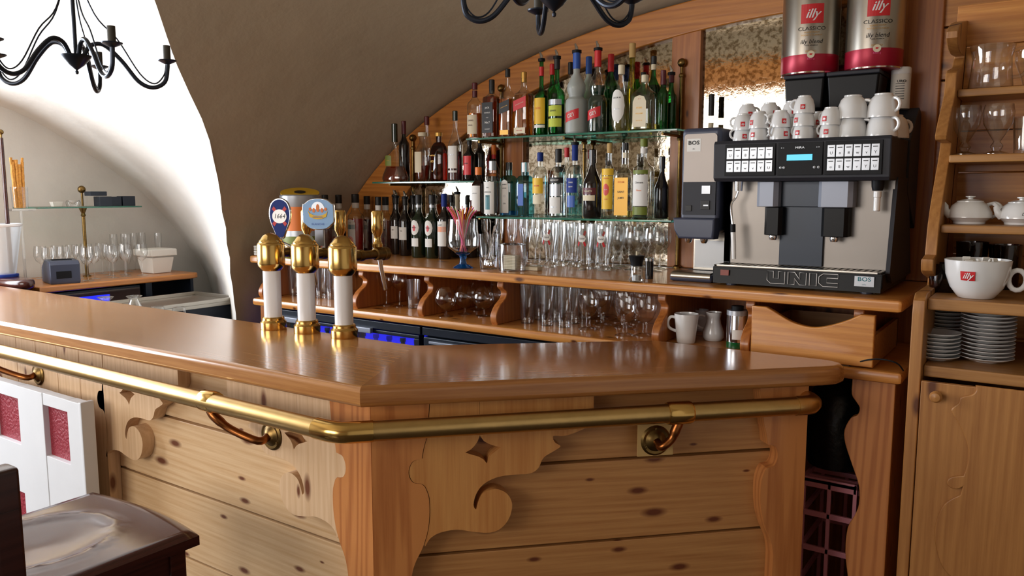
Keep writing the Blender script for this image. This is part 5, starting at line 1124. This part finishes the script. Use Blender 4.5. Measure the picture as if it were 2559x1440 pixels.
gl('tumb3', tumb(.10, .034), onshelf(2560, 2.58, 1.701), 'clear tumbler at the right edge of the second dresser shelf', 'tumbler on second dresser shelf')
# teapots
def teapot(px, y, r, lab, sp=1, txt=None):
    b = onshelf(px, y, 1.516); t = thing('teapot', lab, 'teapot', b, 'white teapots on the dresser'); h = r * 1.28
    MB().lathe([(0, .004), (r * .66, .003), (r * .70, 0), (r * .72, .006), (r * .90, .014), (r, h * .25), (r * .98, h * .45), (r * .80, h * .72), (r * .60, h * .84), (r * .56, h * .86), (0, h * .87)], 36).build('body', 'porc', t)
    MB().lathe([(r * .60, h * .85), (r * .60, h * .88), (r * .40, h * .93), (r * .12, h * .96), (r * .12, h * 1.0), (r * .22, h * 1.03), (r * .22, h * 1.07), (0, h * 1.09)], 28).build('lid', 'porc', t)
    MB().tube(smooth([(r * .72, 0, h * .72), (r * 1.15, 0, h * .80), (r * 1.42, 0, h * .62), (r * 1.30, 0, h * .38), (r * .96, 0, h * .24)], 4, False), r * .085, 12).build('handle', 'porc', t)
    MB().tube(smooth([(-r * .85, 0, h * .30), (-r * 1.08, 0, h * .52), (-r * 1.14, 0, h * .74), (-r * 1.28, 0, h * .82)], 4, False), [r * .20] * 4 + [r * .15] * 4 + [r * .10] * 4 + [r * .085], 12).build('spout', 'porc', t)
    if txt: MB().text(txt, .011, frame((0, -r - .001, h * .42), (1, 0, 0), (0, 0, 1), (0, -1, 0)), bend=r, shear=.2).build('lettering', 'ink', t)
    t.rotation_euler = (0, 0, R(22)); return t
teapot(2432, 2.455, .054, 'plain white lidded teapot, the left one on the dresser')
teapot(2562, 2.455, .052, 'white teapot with faint lettering, cut by the picture edge', txt='Damart')
# giant cup
b = onshelf(2462, 2.27, 1.340); r = 74 * mpp(b); h = .094
t = thing('giant_cup', 'oversized white coffee cup with red square logo, full of sugar sachets', 'cup', b)
MB().lathe([(0, .002), (r * .52, 0), (r * .56, .002), (r * .80, h * .28), (r * .95, h * .62), (r, h), (r * .965, h + .001), (r * .90, h * .6), (r * .5, .01), (0, .008)], 48).build('bowl', 'porc', t)
MB().tube([(r * 1.16 + r * .25 * math.cos(R(k * 24)), 0, h * .50 + h * .26 * math.sin(R(k * 24))) for k in range(15)], r * .085, 12, closed=True).build('handle', 'porc', t)
t.rotation_euler = (0, 0, R(8))
vs = []; zr_ = [(.50, .915), (.58, .945), (.66, .965), (.74, .98)]
for k in range(7):
    a = R(-33 + 26 * k / 6)
    for zz, q in zr_: vs.append(((r * q + .0016) * math.sin(a), -(r * q + .0016) * math.cos(a), h * zz))
lg = MB().add(vs, [(4 * k + j, 4 * k + 4 + j, 4 * k + 5 + j, 4 * k + 1 + j) for k in range(6) for j in range(3)]).build('red_logo', 'red', t, flat=True)
MB().text('illy', .020, Matrix.Rotation(R(-20), 4, 'Z') @ frame((0, -r * .985 - .0012, h * .62), (1, 0, 0), (0, 0, 1), (0, -1, 0)), shear=.35, bold=.012).build('lettering', 'porc', lg)
for k in range(16):
    a = k * 2.4; q = r * .7 * math.sqrt((k + .5) / 16); o = MB().box(-.009, .009, -.013, .013, 0, .005, .0015, M4=Matrix.Translation((b.x + q * math.cos(a), b.y + q * math.sin(a), b.z + h * .84 + .003 * (k % 3))) @ Matrix.Rotation(a * 3, 4, 'Z') @ Matrix.Rotation(R(20 + 25 * (k % 3)), 4, 'X'))
    tag(o.build('sugar_sachet', 'paper', world=True, loc=(b.x, b.y, b.z + h * .84)), 'white sugar sachet heaped in the giant cup', 'sachet', 'sugar sachets in the giant cup')
for px, y, lab, hh in ((2380, 2.36, 'brown glass cup just left of the giant cup', .075), (2445, 2.52, 'brown glass tumbler behind the giant cup', .125), (2530, 2.52, 'second brown glass tumbler behind the giant cup, further right', .12)):
    gl('brown%d' % px, [(0, .003), (.030, 0), (.034, .006), (.037, hh * .5), (.040, hh), (.038, hh), (.034, hh * .4), (0, .01)], onshelf(px, y, 1.340), lab, 'brown glasses on the dresser', name='brown_glass', m='glassBr')
# saucers
def saucers(px, y, w, n, lab, grp, pitch=.0098):
    b = onshelf(px, y, 1.171); r = w * mpp(b) / 2; p0 = None
    pr = [(0, .002), (r * .45, 0), (r * .48, .002), (r * .8, .006), (r, .0125), (r * .995, .0138), (r * .78, .0085), (r * .45, .0042), (0, .004)]
    for k in range(n):
        o = dup(p0, (b.x, b.y, b.z + k * pitch)) if p0 else MB().lathe(pr, 40).build('saucer', 'porc', loc=b)
        p0 = p0 or o; tag(o, ('top white saucer of the ' if k == n - 1 else 'white saucer stacked in the ') + lab, 'saucer', grp if k < n - 1 else grp + ', top one')
saucers(2372, 2.285, 104, 7, 'low front pile at the left of the plate shelf', 'low front pile of saucers')
saucers(2388, 2.415, 104, 14, 'tall pile behind the low front pile', 'tall left pile of saucers')
saucers(2500, 2.33, 122, 15, 'tall pile on the right of the plate shelf', 'tall right pile of saucers')
# ------------------------------------------------------------------ crate and bag beside the counter leg
x0, x1, y0, y1, zc_ = -.62, -.455, 2.53, 2.80, .705
t = thing('bottle_crate', 'dusty pink plastic bottle crate in the gap beside the counter leg', 'crate', ((x0 + x1) / 2, (y0 + y1) / 2, 0))
mb = MB()
for z in (.005, .12, .235, .35, .465, .58, .69):
    mb.box(x0, x1, y0, y0 + .010, z, z + .018, .002).box(x0, x1, y1 - .01, y1, z, z + .018, .002).box(x0, x0 + .01, y0, y1, z, z + .018, .002).box(x1 - .01, x1, y0, y1, z, z + .018, .002)
for x in (x0, (x0 + x1) / 2 - .005, x1 - .012): mb.box(x, x + .012, y0, y0 + .012, 0, zc_, .002).box(x, x + .012, y1 - .012, y1, 0, zc_, .002)
mb.box(x0, x1, y0, y0 + .014, zc_ - .03, zc_, .003).box(x0, x1, y0 + .05, y0 + .062, zc_ - .02, zc_ - .005).box(x0, x1, y0 + .12, y0 + .132, zc_ - .02, zc_ - .005).box(x0, x1, y1 - .014, y1, zc_ - .03, zc_, .003)
mb.build('lattice', 'pink', t, world=True); MB().box(x0 + .012, x1 - .012, y0 + .014, y1 - .014, 0, .012).build('bottom', 'pink', t, world=True)
tag(MB().lathe([(0, 0), (.09, .02), (.105, .12), (.09, .24), (.06, .30), (.02, .33), (0, .335)], 24, sy=1.1).build('bin_bag', 'bag', loc=(-.545, 2.66, .70 + .008)), 'black bin bag standing on the pink crate in the dark gap', 'bag')
# ================================================================== LEFT SIDE
# red and white settle end against the bar
t = thing('painted_settle', 'white painted settle end with crimson square panels beside the bar', 'bench', (-3.1, 1.36, 0))
pt = at(200, 1010, y=1.33); xr = pt.x; zt3 = pt.z
def zq(px, py): return at(px, py, y=1.34)
colB = (zq(118, 1080).x, zq(178, 1080).x); colA = (zq(-8, 1040).x, zq(54, 1040).x); dx_ = colB[0] - colA[0]
cols = [(colB, [(zq(150, 1148).z, zq(150, 1022).z)]), (colA, [(zq(30, 1100).z, zq(30, 990).z), (zq(36, 1300).z - .06, zq(36, 1218).z)]), ((colA[0] - dx_, colA[1] - dx_), [(zq(150, 1148).z, zq(150, 1022).z)])]
mb = MB(); edge = xr
for (a, b_), reds in cols:
    mb.box(b_, edge, 1.33, 1.368, 0, zt3, .003); edge = a; zc0 = zt3
    for z0, z1_ in reds:
        mb.box(a, b_, 1.332, 1.365, z1_, zc0, .002); zc0 = z0
        MB().box(a - .002, b_ + .002, 1.350, 1.360, z0 - .002, z1_ + .002).build('crimson_panel', 'dred', t, world=True)
    mb.box(a, b_, 1.332, 1.365, 0, zc0, .002)
mb.box(edge - .3, edge, 1.33, 1.368, 0, zt3, .003).box(xr - .006, xr + .012, 1.325, 1.372, 0, zt3 + .006, .004)
mb.build('frame', 'white_wood', t, world=True)
# stool with saddle seat
st = thing('saddle_stool', 'dark stained wooden bar stool with hollowed saddle seat', 'stool', (-1.99, .90, 0))
zs_ = .752; xa, xb, ya, yb_ = -2.235, -1.735, .62, 1.15
mb = MB(); n = 28; vs = []; fs = []
def seat_z(u, v):                                 # u across, v front to back, -1..1
    rr2 = ((u + .08) / .62) ** 2 + ((v + .05) / .62) ** 2; e = math.sqrt(rr2)
    z = -.012 * max(0, 1 - e) ** .6 if e < 1 else 0
    z += .006 * math.exp(-((e - 1.02) / .055) ** 2)
    edge = max(abs(u), abs(v)); z -= .012 * max(0, (edge - .93) / .07) ** 2
    return zs_ + z
for i in range(n + 1):
    for j in range(n + 1):
        u = -1 + 2 * i / n; v = -1 + 2 * j / n; bow = .045 * (1 - u * u) * (1 if v > 0 else -1) * abs(v) + 0
        nar = 1 - .05 * (1 - v) / 2
        vs.append(((xa + xb) / 2 + u * (xb - xa) / 2 * nar, (ya + yb_) / 2 + v * (yb_ - ya) / 2 * .93 + bow * .6, seat_z(u, v)))
m_ = (n + 1) ** 2; vs += [(x, y, zs_ - .036) for x, y, z in vs[:m_]]
for i in range(n):
    for j in range(n): a = i * (n + 1) + j; fs += [(a, a + n + 1, a + n + 2, a + 1), (m_ + a, m_ + a + 1, m_ + a + n + 2, m_ + a + n + 1)]
for i in range(n):
    for q in ((i * (n + 1), (i + 1) * (n + 1)), (i * (n + 1) + n, (i + 1) * (n + 1) + n), (i, i + 1), (n * (n + 1) + i, n * (n + 1) + i + 1)): fs.append((q[0], q[1], m_ + q[1], m_ + q[0]))
mb.add(vs, fs).build('seat', 'mahog', st, world=True, sharp=50)
mb = MB()
mb.box(xa + .05, xb - .05, yb_ - .075, yb_ - .05, zs_ - .105, zs_ - .036, .003).box(xa + .05, xb - .05, ya + .05, ya + .075, zs_ - .105, zs_ - .036, .003)
mb.box(xa + .045, xa + .068, ya + .06, yb_ - .06, zs_ - .105, zs_ - .036, .003).box(xb - .060, xb - .038, ya + .06, yb_ - .06, zs_ - .105, zs_ - .036, .003); mb.build('apron', 'mahog', st, world=True)
for x, y in ((xa + .06, ya + .06), (xa + .06, yb_ - .06), (xb - .052, ya + .06), (xb - .052, yb_ - .06)):
    MB().box(x - .022, x + .022, y - .022, y + .022, 0, zs_ - .038, .004).build('leg', 'mahog', st, world=True)
for z in (.22, .40): MB().box(xb - .065, xb - .04, ya + .08, yb_ - .08, z, z + .035, .003).box(xa + .05, xa + .07, ya + .08, yb_ - .08, z, z + .035, .003).build('stretcher', 'mahog', st, world=True)
# back post of the neighbouring chair, at the very edge of the picture
pz_ = at(6, 1300, y=.50); t = thing('chair_back', 'dark wooden chair, only its back post shows at the left edge', 'chair', (pz_.x - .2, .50, 0))
MB().box(pz_.x - .03, pz_.x + .010, .485, .525, 0, at(6, 1180, y=.5).z, .006).build('back_post', 'mahog', t, world=True)
MB().box(pz_.x - .43, pz_.x - .39, .485, .525, 0, at(6, 1180, y=.5).z, .006).build('back_post', 'mahog', t, world=True)
MB().box(pz_.x - .40, pz_.x - .02, .495, .515, .60, .66, .004).box(pz_.x - .40, pz_.x - .02, .495, .515, .46, .50, .004).build('back_rail', 'mahog', t, world=True)
MB().box(pz_.x - .43, pz_.x + .01, .10, .50, .43, .46, .006).build('seat', 'mahog', t, world=True)
for x in (pz_.x - .41, pz_.x - .01): MB().box(x - .02, x + .02, .11, .15, 0, .43, .003).build('leg', 'mahog', t, world=True)
# ------------------------------------------------------------------ counter on the left wall
ZL = 1.10; XF = -4.44
t = thing('side_counter', 'pine side counter along the left wall with a dark cooler below', 'counter', (-4.7, 2.5, 0))
MB().prism([(XF, 2.03), (XF, 2.95), (XF - .02, 2.985), (-4.99, 2.985), (-4.99, 2.03)], ZL - .035, ZL, bev=.009).build('worktop', 'pine_y', t, world=True)
MB().box(-4.98, XF - .06, 2.66, 2.70, 0, ZL - .036).box(-4.98, XF - .06, 2.96, 2.98, 0, ZL - .036).build('support_panel', 'fridge', t, world=True)
tag_f = thing('back_bar_cooler', 'brown-fronted cooler glowing blue under the side counter', 'fridge', (-4.72, 2.3, 0))
MB().box(-4.97, XF - .085, 2.05, 2.64, .04, ZL - .05, .004).build('body', 'fridge', tag_f, world=True)
M['smoke'] = mat('smoked brown glass', (74, 58, 54), .08, coat=.6)
MB().box(XF - .084, XF - .07, 2.06, 2.63, .3, ZL - .06, .002).build('door', 'smoke', tag_f, world=True)
MB().box(XF - .069, XF - .064, 2.10, 2.44, .35, ZL - .085, .0).build('lit_interior', 'led', tag_f, world=True)
# drainer and upside-down bowls between side counter and bar
t = thing('steel_drainer', 'stainless drainer with raised rim between side counter and bar', 'sink', (-3.9, 2.55, 0))
zd = .985; P = [at(505, 757, z=zd + .01), at(440, 790, z=zd + .01)]
dx1 = P[0].x
mb = MB().box(-4.30, dx1, 2.12, 2.86, zd - .02, zd, .002)
for q in ((-4.30, dx1, 2.84, 2.86), (-4.30, dx1, 2.12, 2.14), (-4.30, -4.28, 2.12, 2.86), (dx1 - .015, dx1, 2.12, 2.86)): mb.box(*q, zd, zd + .02, .002)
mb.build('tray', 'steel', t, world=True); MB().box(-4.28, dx1 - .02, 2.15, 2.84, 0, zd - .021).build('cabinet', 'fridge', t, world=True)
def drain(px, py, kind, lab, pr):
    b = at(px, py + 25, z=zd); gl(kind, pr, (b.x, b.y, zd + .0005), lab, 'glassware on the drainer', m='glass')
cp = [(.040, 0), (.037, .02), (.024, .05), (.020, .06), (.034, .072), (.040, .078), (.037, .079), (.0, .070)]
drain(266, 755, 'coupe', 'upturned ice cream coupe on the drainer, the left one', cp); drain(337, 752, 'coupe', 'upturned ice cream coupe on the drainer, the right one', cp)
drain(395, 772, 'tb', 'upturned tumbler on the drainer left of the corner', [(.034, 0), (.030, .06), (.0, .064)]); drain(448, 774, 'tb', 'upturned tumbler on the drainer nearest the corner', None)
# things on the side counter
def onC(px, py): p = at(px, py, z=ZL); return Vector((p.x, p.y, ZL + .0006))
b = Vector((-4.66, 2.83, ZL + .0006)); t = thing('foam_tub', 'white foam tub under a loose square lid on the side counter', 'tub', b)
MB().box(-.085, .085, -.075, .075, 0, .10, .006, taper=.8).build('tub', 'foam', t); MB().box(-.10, .10, -.088, .088, .108, .150, .006).box(-.07, .07, -.06, .06, .1, .11).build('lid', 'foam', t)
wg = wine(.19, .036, .48, .9)
pos = [(-4.56, 2.68), (-4.58, 2.59), (-4.56, 2.50), (-4.60, 2.41), (-4.53, 2.335), (-4.68, 2.64), (-4.69, 2.55), (-4.69, 2.38), (-4.72, 2.30), (-4.70, 2.21), (-4.86, 2.60), (-4.87, 2.51), (-4.86, 2.42), (-4.85, 2.33), (-4.86, 2.24)]
for k, p in enumerate(pos):
    near = k < 5
    gl('sidewine', wg, (p[0], p[1], ZL + .0006), 'tall stemmed wine glass at the open edge of the side counter' if near else 'tall stemmed wine glass in the rear rows of the side counter', 'wine glasses, side counter front' if near else 'wine glasses, side counter rear')
fl2 = [(.026, 0), (.026, .002), (.0035, .008), (.003, .05), (.014, .07), (.020, .12), (.022, .22), (.021, .24)]
for k, p in enumerate([(-4.90, 2.70), (-4.90, 2.77), (-4.91, 2.84), (-4.83, 2.75), (-4.92, 2.90), (-4.80, 2.94)]):
    gl('tallflute', fl2, (p[0], p[1], ZL + .0006), 'tall narrow flute against the left wall behind the foam tub', 'tall flutes by the left wall')
# receipt printer
pb0 = onC(112, 700); t = thing('receipt_printer', 'dark blue-grey receipt printer on the side counter', 'printer', (-4.56, 2.21, ZL + .0006), rz=R(-14))
MB().prism([(-.13, 0), (.07, 0), (.075, .012), (.075, .105), (.055, .125), (-.05, .130), (-.13, .085)], -.075, .075, frame((0, 0, 0), (1, 0, 0), (0, 0, 1), (0, -1, 0)), bev=.006).build('casing', 'navy', t)
MB().box(.0755, .0775, -.045, .03, .03, .07, .001).build('front_recess', 'black', t); MB().box(-.02, -.012, -.05, .05, .1275, .1315).box(.005, .012, -.05, .05, .126, .1305).build('paper_slot', 'black', t)
# glass shelf with brass stem and black boxes
gs = at(205, 518, x=-4.78); zG = 1.518
glass_shelf(-4.95, -4.66, 2.15, 2.76, zG, 'narrow glass shelf with black boxes on the left wall')
t = thing('brass_shelf_post', 'brass post with ball finial under the left wall shelf', 'shelf post', (-4.78, 2.46, ZL))
hp_ = zG - ZL - .010
MB().lathe([(.022, 0), (.022, .006), (.010, .012), (.0095, hp_ - .05), (.014, hp_ - .045), (.010, hp_ - .03), (.020, hp_ - .006), (.022, hp_)], 20).build('pole', 'brass_d', t)
MB().lathe([(0, hp_ + .012), (.006, hp_ + .013), (.006, hp_ + .09)] + [(.022 * math.sin(R(a)), hp_ + .11 - .022 * math.cos(R(a))) for a in range(20, 181, 20)], 20).build('ball_finial', 'brass_d', t)
for dy, dz, h, w_, lab in ((.065, 0, .058, .075, 'small black box standing left on the wall shelf'), (.14, 0, .056, .075, 'small black box in the middle of the wall shelf'), (.225, 0, .060, .08, 'small black box at the right of the wall shelf'), (.05, .0615, .026, .10, 'flat black tray lying on top of the boxes')):
    y = 2.44 + dy if dz == 0 else 2.45
    xx_ = -4.73 if dz == 0 else -4.72
    if dz == 0 and dy < .1: xx_ = -4.70
    tag(MB().box(-.035, .035, -w_ / 2, w_ / 2, 0, h, .003).build('black_box', 'fridge', loc=(xx_, y + (.035 if dz == 0 else .06), zG + .0006 + (dz if dz else 0))), lab, 'box')
gl('ashtray', [(0, .003), (.032, 0), (.036, .006), (.040, .025), (.034, .036), (.030, .032), (0, .012)], (-4.72, 2.375, zG + .0006), 'small faceted glass dish at the left of the wall shelf', 'glass dish')
tag(MB().box(-.022, .022, -.03, .03, 0, .028, .003, taper=.75).build('white_dish', 'foam', loc=(-4.78, 2.31, zG + .0006)), 'small white dish at the left end of the wall shelf', 'dish')
# bucket-like white plastic dispenser with breadsticks
bz = 1.185
b = Vector((-4.60, 1.98, 0)); 
t = thing('round_side_table', 'rounded dark wood ledge at the far left behind the bar', 'ledge', (-4.55, 1.95, 0))
pl = at(0, 700, z=1.14)
MB().prism(smooth([(-4.99, 1.90), (-4.60, 1.895), (-4.44, 1.91), (-4.39, 1.96), (-4.44, 2.01), (-4.60, 2.025), (-4.99, 2.025)], 3), 1.10, 1.15, bev=.018).build('top', 'mahog', t, world=True); MB().box(-4.98, -4.50, 1.91, 2.015, 0, 1.10).build('base', 'mahog', t, world=True)
t = thing('ice_bucket', 'translucent pale blue bucket at the left edge behind the bar', 'bucket', (-4.66, 1.955, 1.1512))
MB().lathe([(0, 0), (.07, 0), (.07, .012), (0, .014)], 28).build('dark_base', 'dblue', t)
M['milky'] = thin('milky plastic', (.86, .92, 1), 1, .1, .2, haze=.6)
MB().lathe([(.055, .014), (.060, .03), (.095, .26), (.098, .272), (.092, .272)], 32, cap=False).build('bucket_wall', 'milky', t)
MB().lathe([(.097, .268), (.103, .272), (.103, .282), (.097, .284)], 32, cap=False).build('rim', 'white', t)
bh = Vector((-4.60, 2.10, 0))
XB = at(48, 480, y=2.07).x
t = thing('breadstick_holder', 'clear acrylic cup of breadsticks on a clear stand at far left', 'holder', (XB, 2.07, ZL + .0006))
zh = .40
MB().box(-.03, .03, -.03, .03, 0, .006, .001).box(-.006, .006, -.006, .006, .006, zh, .001).box(-.045, .045, -.06, .06, zh, zh + .012, .002).build('stand', 'glass', t)
MB().lathe([(0, zh + .013), (.036, zh + .013), (.038, zh + .02), (.042, zh + .13)], 24).build('cup', 'glass', t)
for k in range(11):
    a = k * .571; q = .022 + .006 * (k % 2); h = .235 + .012 * ((k * 5) % 4)
    pts = [(q * math.cos(a) * (.8 + .25 * j / 10), q * math.sin(a) * (.8 + .25 * j / 10), zh + .016 + (h) * j / 10) for j in range(11)]
    o = MB().tube(pts, [.0070 + .0009 * ((j * 7 + k) % 3 - 1) for j in range(11)], 8).build('breadstick', 'bread', loc=(XB, 2.07, ZL + .0006)); tag(o, 'baked breadstick standing in the clear acrylic cup', 'breadstick', 'breadsticks in the acrylic cup')
# brass and wood pole at the very left
pz_ = at(2, 330, y=2.0)
t = thing('turned_pole', 'slim turned pole with brass ball at the left picture edge', 'pole', (pz_.x, 2.0, 1.15)); ht = pz_.z - 1.15
MB().lathe([(.011, 0), (.010, ht * .5), (.009, ht - .03)], 14).build('pole', 'mahog', t); MB().lathe([(.004, ht - .03), (.005, ht - .016)] + [(.014 * math.sin(R(a)), ht - .014 * math.cos(R(a))) for a in range(20, 181, 20)], 16).build('ball_knob', 'brass_d', t)
# ================================================================== CHANDELIERS
def chandelier(px, py, D, Rr_, a0, lab, top, dr=1):
    c = C0 + (Fw * FPX + Rt * (px - 1279.5) + Dn * (py - 720)) / FPX * D
    t = thing('chandelier', lab, 'chandelier', c, 'wrought iron chandeliers')
    q = Rr_
    MB().lathe([(0, -.050), (.004, -.048), (.005, -.042), (.002, -.038), (.007, -.034), (.020, -.024), (.034, -.008), (.040, 0), (.041, .004), (0, .008)], 28).build('hub', 'iron', t)
    MB().lathe([(.0055, .006), (.0055, top)], 12).build('stem', 'iron', t)
    for k in range(5):
        a = R(a0 + 72 * k) + YAW; d = Vector((math.cos(a), math.sin(a), 0))
        P = [d * .020 + Vector((0, 0, .004)), d * (q * .16) + Vector((0, 0, .035)), d * (q * .30) + Vector((0, 0, .040)), d * (q * .48) + Vector((0, 0, .0)), d * (q * .66) + Vector((0, 0, -.058 * dr)), d * (q * .82) + Vector((0, 0, -.074 * dr)), d * (q * .96) + Vector((0, 0, -.055 * dr)), d * q + Vector((0, 0, -.012)), d * q + Vector((0, 0, .006))]
        ar = MB().tube(smooth(P, 5, False), .0062, 10).build('arm', 'iron', t)
        MB().lathe([(0, -.006), (.010, -.002), (.026, .006), (.027, .009), (0, .007)], 24, tuple(d * q + Vector((0, 0, .002)))).build('drip_pan', 'iron', ar)
        MB().lathe([(.0105, .009), (.0105, .052), (0, .052)], 16, tuple(d * q + Vector((0, 0, .002)))).build('candle_sleeve', 'candle', ar)
        W_ = [Vector((0, 0, top * .62)) + d * .006, d * (q * .22) + Vector((0, 0, top * .30)), d * (q * .45) + Vector((0, 0, .06)), d * (q * .68) + Vector((0, 0, -.035 * dr)), d * (q * .84) + Vector((0, 0, -.062 * dr)), d * (q * .955) + Vector((0, 0, -.035 * dr)), d * (q * .985) + Vector((0, 0, 0))]
        MB().tube(smooth(W_, 5, False), .0021, 6).build('wire_scroll', 'iron', ar)
    MB().lathe([(.02, top - .02), (.045, top - .004), (.045, top)], 20).build('ceiling_rose', 'iron', t)
    return t
chandelier(190, 142, 2.3, .245, -41, 'wrought iron candle chandelier hanging before the bright recess on the left', .42)
chandelier(1385, -15, 1.75, .205, 98, 'wrought iron candle chandelier above the bottles, cut by the picture top', .5, .7)
